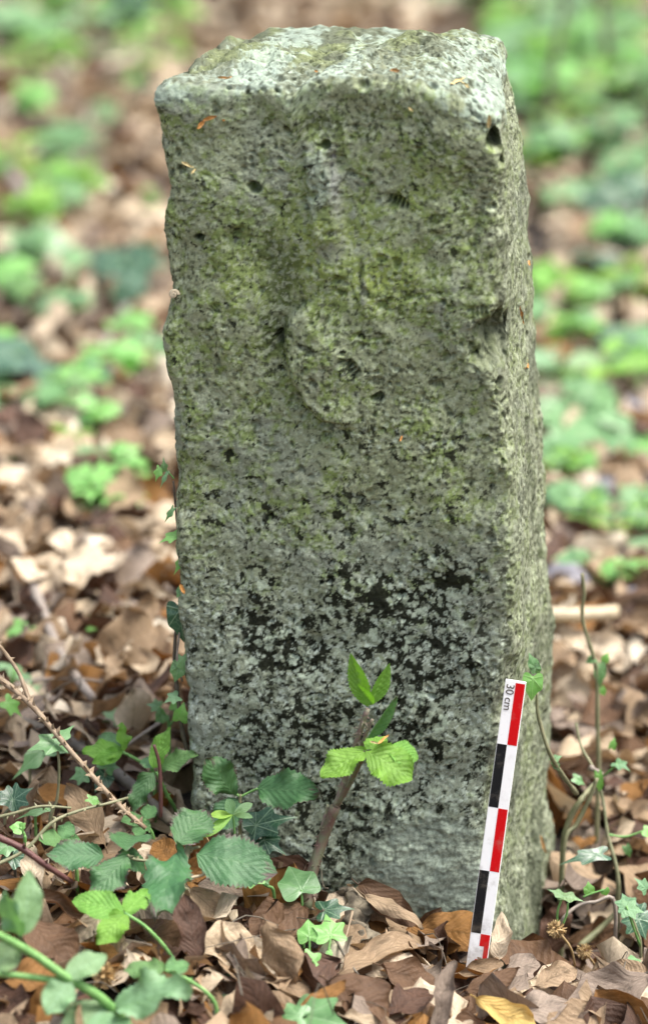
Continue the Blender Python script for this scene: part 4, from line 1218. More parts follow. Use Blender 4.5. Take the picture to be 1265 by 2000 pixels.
def climbing_ivy():
    y = .01
    root = empty('climbing_ivy', P(370, 1480, y), 'thin ivy vine climbing the left edge of the stone with small leaves', 'ivy', 'ivy vines')
    pts = [(372, 1480), (360, 1440), (352, 1390), (345, 1330), (342, 1280), (346, 1225), (354, 1170), (356, 1120), (352, 1060), (345, 1000), (340, 940)]
    stem('vine', [P(a - 1, b, y + .004) for a, b in pts], .0019, .0008, STEM['bark'], root, knob=.1, seed=61)
    stem('vine', [P(*q) for q in [(356, 1330, y), (346, 1290, y - .004), (350, 1240, y - .004), (353, 1190, y)]], .0011, .0008, STEM['grey'], root, knob=.1, seed=62)
    stem('petiole', [P(340, 935, y), P(328, 922, y), P(312, 915, y)], .0007, .0005, STEM['green'], root)
    L = lambda k, m, b, t, w, f=FA, **kw: plant_leaf(root, k, m, (*b, y - .004), (*t, y - .008), w, f, **kw)
    L('heart', 'ivy_dark', (352, 1190), (358, 1262), 54, (-.1, -.95, .3), seed=1)
    L('lobed', 'ivy_bright', (345, 1045), (306, 1058), 26, UP, seed=2)
    L('long', 'ivy_bright', (312, 915), (303, 942), 20, FA, seed=3)
    L('long', 'herb', (322, 918), (319, 895), 16, FA, seed=4)
    L('long', 'herb', (326, 924), (311, 956), 10, FA, seed=5)
    L('long', 'ivy_mid', (338, 994), (320, 1022), 14, FA, seed=6)
    L('long', 'herb', (350, 1068), (349, 1090), 12, FA, seed=7)
    L('long', 'ivy_bright', (358, 1090), (338, 1125), 20, FA, seed=8)
    L('heart', 'ivy_mid', (350, 1300), (340, 1335), 30, FA, seed=9)
    L('heart', 'ivy_mid', (356, 1285), (358, 1320), 26, FA, seed=10)
    L('heart', 'ivy_bright', (352, 1405), (358, 1375), 30, FA, seed=11)
    L('lobed', 'herb', (345, 1360), (318, 1370), 30, UP, seed=12)
    L('heart', 'ivy_mid', (355, 1150), (345, 1168), 16, FA, seed=13)


climbing_ivy()


def right_ivy():
    y = .07
    root = empty('climbing_ivy', P(1100, 1650, y), 'woody ivy stem curving up the right side of the stone beside the scale bar', 'ivy', 'ivy vines')
    A = lambda nm, pts, r0, r1, m: stem(nm, rooted([P(*q) for q in pts]) if pts[0][1] > 1600 and nm == 'vine' else [P(*q) for q in pts], r0, r1, STEM[m], root, knob=.1, seed=len(pts))
    A('vine', [(1098, 1665, y), (1112, 1600, y), (1135, 1560, y), (1160, 1530, y + .02)], .0026, .0018, 'olive')
    A('vine', [(1100, 1660, y - .005), (1125, 1610, y), (1150, 1560, y), (1165, 1520, y)], .0020, .0015, 'olive')
    A('vine', [(1125, 1550, y - .01), (1095, 1510, y - .04), (1072, 1470, y - .06), (1056, 1420, y - .06), (1048, 1385, y - .06), (1048, 1352, y - .06)], .0018, .0011, 'olive')
    L = lambda k, m, b, t, w, f=FA, **kw: plant_leaf(root, k, m, b, t, w, f, **kw)
    L('heart', 'ivy_bright', (1040, 1325, y - .075), (1037, 1372, y - .08), 40, FA, seed=1)
    L('heart', 'ivy_mid', (1045, 1306, y - .072), (1032, 1274, y - .07), 22, FA, seed=2)
    L('heart', 'herb', (1044, 1302, y - .072), (1056, 1322, y - .07), 16, FA, seed=3)
    L('heart', 'herb', (1078, 1485, y - .05), (1096, 1474, y - .05), 18, UP, seed=4)
    L('heart', 'herb', (1082, 1490, y - .05), (1094, 1508, y - .05), 14, FA, seed=5)
    L('heart', 'ivy_mid', (1122, 1520, y), (1146, 1532, y), 20, UP, seed=6)
    L('lobed', 'ivy_dark', (1170, 1668, y - .06), (1090, 1680, y - .07), 36, UP, seed=7)


right_ivy()


def dead_stems():
    y = .16
    root = empty('ivy_runner', P(1210, 1760, y - .1), 'tall bare ivy stem with few leaves standing right of the stone', 'ivy', 'ivy vines')
    A = lambda nm, pts, r0, r1, m: stem(nm, rooted([P(*q) for q in pts]) if pts[0][1] > 1499 and nm == 'vine' else [P(*q) for q in pts], r0, r1, STEM[m], root, knob=.1, seed=len(pts) + 3)
    A('vine', [(1168, 1500, y), (1166, 1420, y), (1165, 1330, y), (1160, 1290, y), (1140, 1225, y), (1136, 1190, y), (1140, 1160, y), (1136, 1120, y)], .0019, .0014, 'olive')
    A('vine', [(1206, 1760, y - .1), (1204, 1700, y - .1), (1186, 1630, y - .09), (1176, 1560, y - .08), (1160, 1505, y - .07), (1135, 1460, y - .06), (1124, 1412, y - .05)], .0020, .0010, 'olive')
    A('vine', [(1150, 1498, y - .07), (1172, 1512, y - .07), (1165, 1525, y - .07)], .0022, .0016, 'grey')
    A('petiole', [(1166, 1525, y - .07), (1190, 1505, y - .08), (1205, 1490, y - .08)], .0009, .0007, 'green')
    A('petiole', [(1186, 1630, y - .09), (1220, 1634, y - .09), (1258, 1622, y - .09)], .0010, .0007, 'green')
    L = lambda k, m, b, t, w, f=FA, **kw: plant_leaf(root, k, m, b, t, w, f, **kw)
    L('lobed', 'herb', (1204, 1490, y - .08), (1230, 1502, y - .09), 26, UP, seed=1)
    L('heart', 'ivy_mid', (1170, 1300, y), (1172, 1348, y - .005), 24, FA, seed=2)
    L('heart', 'ivy_mid', (1158, 1286, y), (1140, 1294, y), 18, UP, seed=3)
    L('heart', 'ivy_bright', (1180, 1290, y), (1186, 1274, y), 16, UP, seed=4)
    L('heart', 'ivy_bright', (1174, 1345, y), (1182, 1362, y), 14, FA, seed=5)
    L('heart', 'ivy_bright', (1194, 1460, y - .05), (1200, 1440, y - .05), 14, FA, seed=6)
    L('heart', 'ivy_bright', (1168, 1515, y - .08), (1174, 1560, y - .08), 16, FA, seed=7)
    L('heart', 'ivy_bright', (1258, 1622, y - .09), (1275, 1630, y - .09), 24, UP, seed=8)
    L('heart', 'ivy_mid', (1222, 1655, y - .07), (1232, 1678, y - .07), 16, FA, seed=9)


dead_stems()
ivy('pale ivy sprig with small leaves at the right foot of the stone', [
    [(1200, 1768, -.03), (1160, 1762, -.035), (1130, 1768, -.04), (1102, 1790, -.045), (1092, 1810, -.045)], [(1088, 1812, -.05), (1088, 1780, -.05), (1098, 1752, -.05)],
    [(1098, 1806, -.05), (1106, 1785, -.05), (1108, 1765, -.05)], [(1138, 1752, -.04), (1155, 1745, -.04), (1178, 1738, -.04)]],
    [('long', 'herb', (1098, 1750, -.05), (1142, 1756, -.055), 26, UP), ('long', 'herb', (1098, 1750, -.05), (1070, 1734, -.05), 22, UP), ('heart', 'ivy_bright', (1150, 1742, -.04), (1148, 1722, -.04), 22, FA),
     ('heart', 'ivy_bright', (1180, 1738, -.04), (1184, 1752, -.04), 18, FA)], 'grey', .0016)
ivy('ivy clump with blue-green lobed leaves at the lower right edge of the photo', [[(1250, 1850, -.05), (1240, 1810, -.05), (1225, 1775, -.05)], [(1250, 1850, -.05), (1232, 1800, -.06), (1222, 1770, -.06)]],
    [('lobed', 'herb', (1225, 1772, -.05), (1214, 1738, -.04), 46, UP), ('lobed', 'herb', (1222, 1775, -.06), (1262, 1778, -.06), 44, UP), ('lobed', 'ivy_dark', (1245, 1795, -.03), (1262, 1835, -.04), 70, (0, -.7, .7)),
     ('lobed', 'ivy_dark', (1245, 1790, -.02), (1230, 1745, -.01), 50, UP), ('lobed', 'herb', (1260, 1735, -.05), (1240, 1712, -.05), 30, UP), ('heart', 'ivy_mid', (1240, 1872, -.07), (1228, 1882, -.08), 24, UP)])

# ------------------------------------------------------------------ sticks and canes
def stick(label, pts, r0, r1, mat, cat='twig', name='twig', thorns=0, thorn_len=.004, knob=.05, group=None, branches=(), lie=None):
    PT = P if lie is None else (lambda a, b, c: G(a, b, lie + r0))
    root = empty(name, PT(*pts[0]), label, cat, group)
    stem('stem', [PT(*q) for q in pts], r0, r1, STEM[mat], root, sides=8, knob=knob, seed=len(label), thorns=thorns, thorn_len=thorn_len)
    for k, b in enumerate(branches):
        stem('branch', [PT(*q) for q in b[0]], b[1], b[2], STEM[mat], root, knob=knob, seed=k, thorns=b[3] if len(b) > 3 else 0)
    return root


stick('dry thorny bramble cane slanting down from the left edge', [(-60, 1275, .02), (0, 1325, .0), (60, 1375, -.02), (120, 1445, -.035), (180, 1515, -.05), (235, 1575, -.06), (285, 1618, -.065)],
      .0024, .0016, 'cane', 'bramble cane', 'bramble_cane', 70, .0042, branches=[([(62, 1378, -.02), (52, 1352, -.015), (35, 1310, -.005), (0, 1262, .0), (-30, 1235, .0)], .0018, .0014, 10)])
stick('thick dark stick lying behind the thorny cane', [(-60, 1380, .10), (30, 1408, .10), (120, 1440, .08), (200, 1490, .06), (270, 1545, .04), (335, 1605, .03)], .0048, .0042, 'bark', 'stick', 'fallen_stick', 24, .004, lie=.022)
stick('thin olive twig arching across the litter at the left', [(-20, 1695, -.12), (50, 1660, -.11), (100, 1608, -.10), (150, 1585, -.09), (215, 1568, -.08), (250, 1558, -.07)], .0014, .0009, 'olive', thorns=14,
      branches=[([(-20, 1600, -.08), (30, 1588, -.08), (80, 1575, -.08), (140, 1578, -.08)], .0014, .001, 8)])
stick('dark wine-red bramble stem at the left edge', [(-20, 1628, -.14), (40, 1655, -.14), (90, 1690, -.14), (140, 1722, -.13)], .0026, .0018, 'wine', thorns=6)
stick('thin purple-brown upright twig before the bramble leaves', [(314, 1595, -.03), (314, 1540, -.03), (311, 1490, -.03), (301, 1455, -.03)], .0015, .0011, 'wine')
stick('long mauve-grey twig lying out of focus left of the stone', [(68, 1150, .42), (85, 1195, .40), (110, 1260, .36), (140, 1310, .32), (182, 1365, .28)], .0044, .0034, 'grey', 'twig', lie=.03, branches=[([(110, 1258, .36), (100, 1220, .38), (92, 1190, .4)], .0016, .0012)])
stick('pale barkless stick lying behind the right of the stone', [(1060, 1198, .50), (1130, 1200, .49), (1205, 1195, .48)], .0062, .0056, 'pale', 'stick', 'fallen_stick', knob=.03, lie=.04)
stick('bent grey twig leaning out of the litter left of the stone', [(375, 1370, .16), (300, 1420, .14), (250, 1455, .12), (215, 1490, .10)], .0016, .0011, 'grey', lie=.03)
stick('thin dry twig crossing the litter left of the stone behind the cane', [(0, 1350, .22), (60, 1330, .22), (140, 1325, .20), (210, 1332, .18)], .0015, .0010, 'grey', lie=.03)
stick('straight pale twig standing blurred in the far litter at the left', [(145, 760, 1.55), (200, 680, 1.5), (250, 598, 1.48)], .0062, .0045, 'grey', 'stick', 'fallen_stick', lie=.02)
stick('grey fallen branch blurred in the upper left background', [(20, 335, 3.1), (60, 400, 3.0), (115, 470, 2.9)], .010, .008, 'grey', 'stick', 'fallen_stick', lie=.02)
stick('thin dark twig slanting through the brown leaves before the stone', [(652, 1830, -.14), (675, 1870, -.15), (700, 1905, -.16)], .0011, .0008, 'bark')
stick('thin straw-coloured twig by the rotten wood', [(688, 1780, -.10), (680, 1812, -.11), (672, 1840, -.12)], .0009, .0007, 'cane')
stick('forked dark twig lying beside the round bramble leaves at the bottom', [(516, 1915, -.17), (540, 1950, -.18), (570, 1975, -.19)], .0012, .0008, 'grey', branches=[([(516, 1918, -.17), (525, 1945, -.18), (530, 1962, -.18)], .0009, .0007)])
stick('short dark twig stub among the brown leaves left of centre', [(382, 1775, -.12), (400, 1790, -.12), (418, 1808, -.125)], .0020, .0016, 'bark')
stick('thin white root fibre below the big bramble leaf', [(368, 1715, -.12), (392, 1710, -.12), (418, 1702, -.12)], .0011, .0008, 'pale')
stick('dark forked twig lying in the litter at the right edge', [(1130, 1850, -.05), (1170, 1815, -.04), (1205, 1780, -.03)], .0028, .0018, 'olive', lie=.03)
stick('thin brown twig reaching right at the lower right edge', [(1200, 1925, -.12), (1240, 1908, -.11), (1285, 1892, -.11)], .0010, .0007, 'bark')


# ------------------------------------------------------------------ bud scales on the stone, husks, a snail, rotten wood
def bud_scale(label, a, b, wpx, mat='bud', on=True, group='bud scales on the stone', face=None):
    A = stone_front(*a, off=.002) if on else P(*a)
    B = stone_front(*b, off=.003) if on else P(*b)
    r = CAM - A
    d = oval_leaf(nt=8, ns=4, width=wid(wpx, A, B), wide_at=.4, bend=.5, roll=.9, wave=.05, seed=len(label), crum=.05)
    o = put_leaf(d, STEM[mat], A, B, face or r, None, 'bud_scale')
    tag(o, label, 'bud scale', group)


bud_scale('upper arm of the orange bud scale pair near the top left of the stone', (392, 238), (425, 221), 8)
bud_scale('lower hook of the orange bud scale pair near the top left of the stone', (398, 238), (384, 254), 9)
bud_scale('small orange fleck right of the bud scale pair', (430, 236), (442, 238), 5)
bud_scale('yellow straw-like bud scale below the bud scale pair', (352, 313), (378, 328), 6, 'straw')
bud_scale('short yellow tip beside the straw-like bud scale', (379, 327), (372, 337), 5, 'straw')
bud_scale('yellow bud scale standing in the hollow under the top right corner', (955, 250), (958, 219), 10, 'straw')
bud_scale('orange bud scale on the front edge of the stone top', (762, 136), (788, 138), 8)
bud_scale('thin straw bud scale under the round hole at the top', (880, 162), (900, 155), 6, 'straw')
bud_scale('second straw sliver under the round hole at the top', (902, 157), (928, 176), 5, 'straw')
bud_scale('small straw sliver high on the stone face', (795, 212), (806, 223), 5, 'straw')
bud_scale('orange sliver just above the big hollow on the right', (1015, 600), (1021, 624), 6)
bud_scale('curved orange sliver to the right of the big hollow', (1030, 706), (1025, 738), 8)
bud_scale('orange sliver standing below the carved bowl', (782, 852), (779, 866), 5)
bud_scale('orange sliver high on the right edge of the stone', (1033, 508), (1035, 526), 5)
bud_scale('tiny orange scale in the notch of the stone top', (615, 133), (622, 131), 5)
bud_scale('orange scale lying on the left of the stone top', (432, 114), (444, 116), 5)
bud_scale('long orange sliver low on the right side by the ivy', (1056, 1632), (1068, 1662), 6)
bud_scale('dry orange scale hooked in the climbing ivy', (352, 1140, .0), (361, 1160, .0), 9, 'bud', False)
bud_scale('curled straw scale on the fresh bramble shoot', (722, 1448, -.10), (740, 1452, -.10), 5, 'straw', False)
bud_scale('orange curl on the right leaf of the fresh bramble shoot', (738, 1453, -.10), (756, 1437, -.09), 5, 'bud', False)


def snail():
    c = stone_front(319, 579, .003)
    v, f = [], []
    n, m = 22, 7
    for i in range(n):
        a = i / (n - 1) * 4.2 * math.pi
        R = 0.0030 * math.exp(-0.13 * a); r = 0.55 * R + .0002
        for k in range(m):
            b = 2 * math.pi * k / m
            v.append((c[0] + (R + r * math.cos(b) * .9) * math.cos(a), c[1] - r * math.sin(b) - .0022 * (1 - math.exp(-.13 * a)), c[2] + (R + r * math.cos(b) * .9) * math.sin(a)))
    me = mesh_np('snail_shell', np.array(v) - c, grid_faces(n, m, wrap=True), mats=[STEM['pale']])
    o = link('snail_shell', me, None, Matrix.Translation(Vector(c)))
    tag(o, 'tiny pale snail shell on the left edge of the stone', 'snail shell')


snail()


def husk(label, px, py, y, rpx):
    c = P(px, py, y); R = rpx / FPX * float((c - CAM) @ _f)
    rg = np.random.default_rng(px)
    root = empty('beech_flower', c, label, 'dry flower', 'dry flower tufts in the litter')
    v, f = [], []
    for k in range(150):
        d = rg.standard_normal(3); d /= np.linalg.norm(d)
        a = np.cross(d, rg.standard_normal(3)); a /= np.linalg.norm(a)
        p = d * R * rg.uniform(.2, .75); q = d * R * rg.uniform(.8, 1.15) + a * R * .25
        w = np.cross(d, a) * R * .10
        n0 = len(v)
        v += [p - w, p + w, q + w * .4 + a * R * .1, q - w * .4]; f.append((n0, n0 + 1, n0 + 2, n0 + 3))
    me = mesh_np('tuft', v, f, mats=[STEM['husk']])
    o = bpy.data.objects.new('tuft', me); COL.objects.link(o); o.parent = root
    stem('stalk', [c, P(px + rpx * 1.5, py + rpx * 2, y + .01), P(px + rpx * 2, py + rpx * 4, y + .02)], .0009, .0008, STEM['husk'], root)


husk('dry yellowish flower tuft at the right foot of the stone', 1086, 1815, -.055, 18)
husk('dry yellowish flower tuft behind the bramble stalk at lower left', 345, 1818, -.12, 20)
husk('second dry flower tuft in the litter right of the stone', 1140, 1858, -.03, 16)
husk('mossy tuft at the joint of the dark bramble stalk', 384, 1612, -.08, 14)
husk('dry brown flower tuft under the blurred foreground plant', 205, 1905, -.22, 26)


def rotten_wood():
    pts = [P(665, 1738, -.055), P(690, 1770, -.065), P(705, 1800, -.08), P(722, 1850, -.10)]
    v, f, cl, rad = tube(pts, .011, .007, 28, 16)
    o0 = pts[1]
    v = crumple_xyz(v, .010, .022, 5); v = crumple_xyz(v, .006, .007, 9)
    me = mesh_np('rotten_wood', v - o0, f, mats=[STEM['rot']])
    tag(link('rotten_wood', me, None, Matrix.Translation(Vector(o0))), 'short piece of pale rotten wood lying against the stone foot', 'rotten wood')


rotten_wood()


def field_stone(label, px, py, y, rx, ry, seed):
    c = G(px, py + ry * .75); k = float((c - CAM) @ _f) / FPX; c = c + [0, rx * k * .4, ry * k * .8]
    n, m = 18, 28
    th = np.linspace(0.02, math.pi - .02, n)[:, None] * np.ones((1, m)); ph = np.linspace(0, 2 * math.pi, m, endpoint=False)[None] * np.ones((n, 1))
    q = np.stack([np.sin(th) * np.cos(ph), np.sin(th) * np.sin(ph), np.cos(th)], -1).reshape(-1, 3)
    q = q * (1 + .28 * fbm(q + seed * 5.3, 1.1, 3, seed))[:, None]
    q = np.sign(q) * np.abs(q) ** .85 * np.array([rx * k, rx * k * 1.1, ry * k * .8])
    me = mesh_np('field_stone', q, grid_faces(n, m, wrap=True), mats=[FIELD])
    tag(link('field_stone', me, None, Matrix.Translation(Vector(c))), label, 'stone', 'grey stones in the litter')


FIELD = stem_mat('blue_grey_stone', (0.10, 0.10, 0.12), (0.20, 0.195, 0.215), 40.0, 0.6)
for lab, px, py, h_, lean in [('thin grey sapling stem standing in the green upper right background', 1056, 330, .24, .03), ('second thin sapling stem close to the right edge of the upper background', 1190, 240, .34, -.05)]:
    g_ = G(px, py)
    r_ = empty('sapling', g_, lab, 'sapling', 'sapling stems')
    stem('trunk', [g_ - [0, 0, .02], g_ + [lean * .3, 0, h_ * .5], g_ + [lean, .01, h_], g_ + [lean * 1.8, .02, h_ * 2.0]], .008, .005, STEM['bark'], r_, sides=8)
field_stone('blue-grey stone touching the right edge of the boundary stone', 1100, 1150, .46, 48, 46, 3)
field_stone('blue-grey stone in the litter at the right edge beside the pale stick', 1245, 1180, .46, 46, 34, 5)
field_stone('long pale grey stone blurred at the right edge', 1205, 958, .98, 72, 26, 8)
field_stone('dark grey stone farthest back of the stones at the right', 1210, 815, 1.36, 50, 38, 11)

# ------------------------------------------------------------------ dead leaves: the ones that stand out, one by one
def dead(label, cls, base, tip, wpx, face=(0, -.6, .8), name='beech_leaf', stand=False, against_stone=False, **kw):
    # the lower end rests on the litter; a lying leaf follows the ground, a standing one rises above its lower end
    low, high = (base, tip) if base[1] >= tip[1] else (tip, base)
    A_ = G(low[0], low[1], .020)
    y_lie = G(high[0], high[1], .030)[1]
    y_hi = A_[1] + (y_lie - A_[1]) * (.25 if stand else .75)
    if against_stone: A_, y_hi = P(*low), high[2]
    H_ = P(high[0], high[1], y_hi)
    B, T = (A_, H_) if base[1] >= tip[1] else (H_, A_)
    a = dict(nt=28, ns=12, wide_at=.5, pleat=.022, nv=9, slope=.26, fold=.05, bend=-.3, roll=.4, wave=.06, wk=1.6, crum=.075, stalk=.12, seed=len(label) % 17)
    a.update(kw)
    o = put_leaf(oval_leaf(width=wid(wpx, B, T), **a), DEAD[cls], B, T, face, None, name)
    return tag(o, label, 'dead leaf', 'dead beech leaves in the litter')


FL = (0, -.45, .9)
dead('large pale tan leaf spread flat below the dark ivy leaf', 'pale', (515, 1858, -.145), (392, 1835, -.135), 96, (0, -.65, .75), bend=-.15, roll=.2)
dead('tan leaf with a curled underside to the right of the flat tan leaf', 'tan', (520, 1800, -.13), (575, 1925, -.18), 84, (-.3, -.8, .5), roll=-.9, bend=-.3, stand=True)
dead('folded brown ribbed leaf leaning on the stone above the rotten wood', 'chestnut', (700, 1728, -.06), (812, 1798, -.09), 62, (.1, -.75, .6), roll=.8, pleat=.05, against_stone=True)
dead('curved brown leaf edge under the folded ribbed leaf', 'tan', (712, 1748, -.075), (822, 1800, -.10), 40, (.1, -.7, .7), roll=-.9, against_stone=True)
dead('orange-brown leaf with dark spots left of the scale bar foot', 'ochre', (818, 1812, -.055), (955, 1826, -.068), 92, (0, -.72, .7), against_stone=True, roll=-.4, bend=.3)
dead('long tan leaf rolled to a curling point in front of the stone', 'tan', (655, 1902, -.16), (836, 1806, -.12), 60, (-.3, -.7, .6), roll=1.3, twist=.7)
dead('big glossy chestnut leaf with a torn edge at the bottom centre', 'chestnut', (640, 1915, -.19), (782, 1985, -.22), 108, (.05, -.62, .78), pleat=.07, roll=-.3)
dead('orange curled leaf in front of the big chestnut leaf', 'ochre', (585, 1985, -.21), (668, 1925, -.20), 46, (-.1, -.85, .5), roll=-.8, bend=.3)
dead('pale underside of a leaf at the bottom edge below the chestnut leaf', 'pale', (670, 1985, -.22), (795, 2006, -.24), 34, (0, -.6, .8), roll=.7)
dead('chestnut ribbed leaf right of the big glossy chestnut leaf', 'chestnut', (742, 1885, -.16), (868, 1935, -.18), 74, (0, -.55, .83), pleat=.09)
dead('grey shrivelled leaf standing upright below the scale bar', 'grey', (850, 2020, -.20), (878, 1868, -.17), 52, (-.2, -.9, .3), roll=1.7, twist=.8, crum=.1, pleat=.06, stand=True)
dead('bright yellow folded leaf at the bottom right of the scale bar', 'yellow', (930, 1950, -.185), (1052, 2015, -.215), 66, (.1, -.65, .75), roll=.9, pleat=.05, bend=-.2)
dead('flat greyish tan leaf behind the yellow folded leaf', 'grey', (1000, 1990, -.18), (1112, 1945, -.165), 70, FL, roll=.2, pleat=.03)
dead('large grey-tan leaf with fine veins at the bottom right corner', 'grey', (1270, 1905, -.15), (1112, 1965, -.17), 104, (0, -.6, .8), roll=.25, pleat=.04)
dead('curled chestnut leaf hiding the foot of the scale bar', 'chestnut', (905, 1935, -.165), (1022, 1888, -.14), 52, (-.1, -.75, .6), roll=-1.3, twist=-.4)
dead('twisted brown leaf just in front of the scale bar foot', 'tan', (895, 1900, -.155), (985, 1875, -.145), 40, (0, -.8, .55), roll=1.2)
dead('grey ribbed leaf tilted up right of the scale bar foot', 'grey', (975, 1905, -.14), (1058, 1870, -.12), 56, (-.2, -.85, .45), pleat=.06, roll=.6)
dead('pinkish tan pointed leaf at the right edge near the bottom', 'tan', (1270, 1908, -.10), (1186, 1880, -.09), 46, (0, -.7, .7), roll=.2)
dead('pale papery leaf standing between scale bar and stone', 'pale', (968, 1882, -.095), (984, 1782, -.085), 40, (.1, -.95, .2), crum=.09, roll=.5, stand=True, against_stone=True)
dead('tall tan leaf standing upright between twigs at the left', 'tan', (205, 1650, -.06), (130, 1528, -.03), 62, (.1, -.85, .5), roll=.5, stand=True)
dead('orange-tan leaf lying flat behind the tall tan leaf', 'ochre', (40, 1560, .0), (175, 1545, .0), 56, (0, -.65, .75), roll=-.4)
dead('pale leaf pierced by small holes at the left edge', 'pale', (75, 1750, -.13), (55, 1642, -.11), 46, (.1, -.8, .5), roll=.9, crum=.09, stand=True)
dead('rolled brown leaf lying like a tube at the lower left', 'chestnut', (62, 1735, -.17), (190, 1805, -.19), 46, (0, -.7, .7), roll=2.0)
dead('warm brown broad leaf below the rolled leaf at lower left', 'chestnut', (55, 1800, -.21), (150, 1890, -.24), 92, (0, -.6, .8), roll=.4)
dead('dark olive-brown leaf under the thick pale stems', 'ochre', (10, 1915, -.24), (120, 1895, -.24), 80, FL)
dead('dark brown leaf behind the green bramble stalk', 'dark', (385, 1880, -.13), (362, 1745, -.10), 60, (.2, -.8, .5), roll=.7, stand=True)
dead('brown spotted leaf right of the green bramble stalk', 'tan', (372, 1735, -.09), (440, 1800, -.11), 58, (0, -.7, .7), roll=.4)
dead('broad brown leaf in shade under the young ivy leaf', 'chestnut', (590, 1765, -.07), (500, 1830, -.10), 100, (0, -.7, .7), roll=.4)
dead('mauve-brown leaf under the big bramble leaf', 'grey', (460, 1745, -.08), (390, 1720, -.07), 52, FL)
dead('tan leaf between the bramble stalk and the stone', 'ochre', (345, 1690, -.05), (300, 1640, -.04), 60, (0, -.7, .7))
dead('round brown leaf lying behind the thorny cane end', 'tan', (305, 1600, .0), (225, 1595, .0), 44, FL, roll=-.6)
dead('cream white leaf glowing out of focus left of the stone', 'cream', (205, 880, .83), (285, 822, .86), 70, (0, -.75, .65))
dead('ochre leaf with a pale middle close to the left stone edge', 'ochre', (238, 935, .68), (338, 995, .62), 60, (0, -.7, .7), roll=.5)
dead('long tan crescent leaf left of the stone', 'pale', (75, 1235, .36), (192, 1160, .38), 44, (.1, -.75, .6), roll=.9)
dead('big pale tan leaf right of the tall bare ivy stem', 'pale', (1228, 1305, .36), (1118, 1240, .40), 92, (0, -.7, .7), roll=.2)
dead('tan leaf lying below the big pale leaf at the right', 'tan', (1262, 1420, .28), (1172, 1330, .30), 84, (0, -.65, .75), roll=.3)
dead('pinkish tan leaf close to the right stone edge', 'pale', (1150, 1450, .22), (1082, 1385, .24), 66, (0, -.65, .75), roll=-.4)
dead('cream leaf cut by the right edge of the photo', 'cream', (1282, 1325, .36), (1234, 1235, .38), 56, (.2, -.8, .5), roll=.6)
dead('orange curled leaf blurred at the left edge', 'chestnut', (0, 915, .85), (110, 930, .8), 50, (0, -.7, .7), roll=.8)
dead('tan leaf seen edge on above the thick dark stick', 'pale', (180, 1450, .12), (250, 1410, .14), 40, FL)
dead('chestnut leaf in the dark gap right of the bare ivy stems', 'chestnut', (1262, 1470, .12), (1190, 1440, .14), 56, (0, -.65, .75))
dead('long tan leaf across the litter below the bare ivy stems', 'tan', (1150, 1560, .06), (1262, 1600, .03), 60, FL)
dead('pink-brown leaf in the litter below the flat ivy leaf', 'grey', (1100, 1720, -.01), (1180, 1700, .0), 54, FL)
dead('dark leaf leaning on the right foot of the stone', 'dark', (1062, 1870, -.07), (1100, 1765, -.04), 60, (.2, -.8, .5), roll=.6, stand=True)
dead('brown leaf lying right of the dry flower tuft', 'chestnut', (1110, 1840, -.06), (1200, 1810, -.05), 70, FL)
dead('curled brown leaf lying at the lower right behind the grey leaf', 'tan', (1045, 1925, -.13), (1130, 1885, -.11), 56, (-.1, -.75, .6), roll=.9)
dead('dark brown leaf filling the gap left of the grey shrivelled leaf', 'dark', (760, 1985, -.20), (838, 1925, -.18), 70, FL, roll=.5)
dead('tan crumpled leaf at the bottom edge right of centre', 'pale', (880, 2010, -.21), (960, 2030, -.22), 50, FL, crum=.1)


# ------------------------------------------------------------------ dead leaves: the rest of the litter
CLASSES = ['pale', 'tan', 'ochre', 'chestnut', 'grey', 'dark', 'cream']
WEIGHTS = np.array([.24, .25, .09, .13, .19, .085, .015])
NEAR_W = np.array([.17, .23, .11, .16, .16, .17, .01]); FAR_W = np.array([.38, .19, .04, .05, .17, .13, .07]); NEAR_W = NEAR_W / NEAR_W.sum(); FAR_W = FAR_W / FAR_W.sum()  # paler mix far off, darker near: imitates brighter light behind the stone
MESHES = {}
for c in CLASSES:
    for k in range(5):
        rg = np.random.default_rng(100 + k)
        d = oval_leaf(nt=14, ns=6, width=rg.uniform(.52, .7), wide_at=rg.uniform(.45, .55), pleat=.02, nv=7, slope=.26, fold=rg.uniform(-.1, .2), bend=rg.uniform(-.9, .4),
                      roll=[.15, .7, -.6, 1.2, .35][k], wave=.08, wk=1.6, crum=.09, stalk=.14, seed=k, twist=rg.uniform(-.6, .6))
        MESHES[c, k] = mesh_np(c + '_beech_leaf', *d, [DEAD[c]])
LOW = []
for k in range(8):
    rg = np.random.default_rng(200 + k)
    LOW.append(oval_leaf(nt=7, ns=4, width=rg.uniform(.5, .72), wide_at=rg.uniform(.45, .55), pleat=.012, nv=4, fold=rg.uniform(-.1, .2), bend=rg.uniform(-.9, .4),
                         roll=[.15, .7, -.6, 1.3, .35, -.9, .9, .2][k], wave=.08, crum=.1, seed=k, twist=rg.uniform(-.6, .6)))


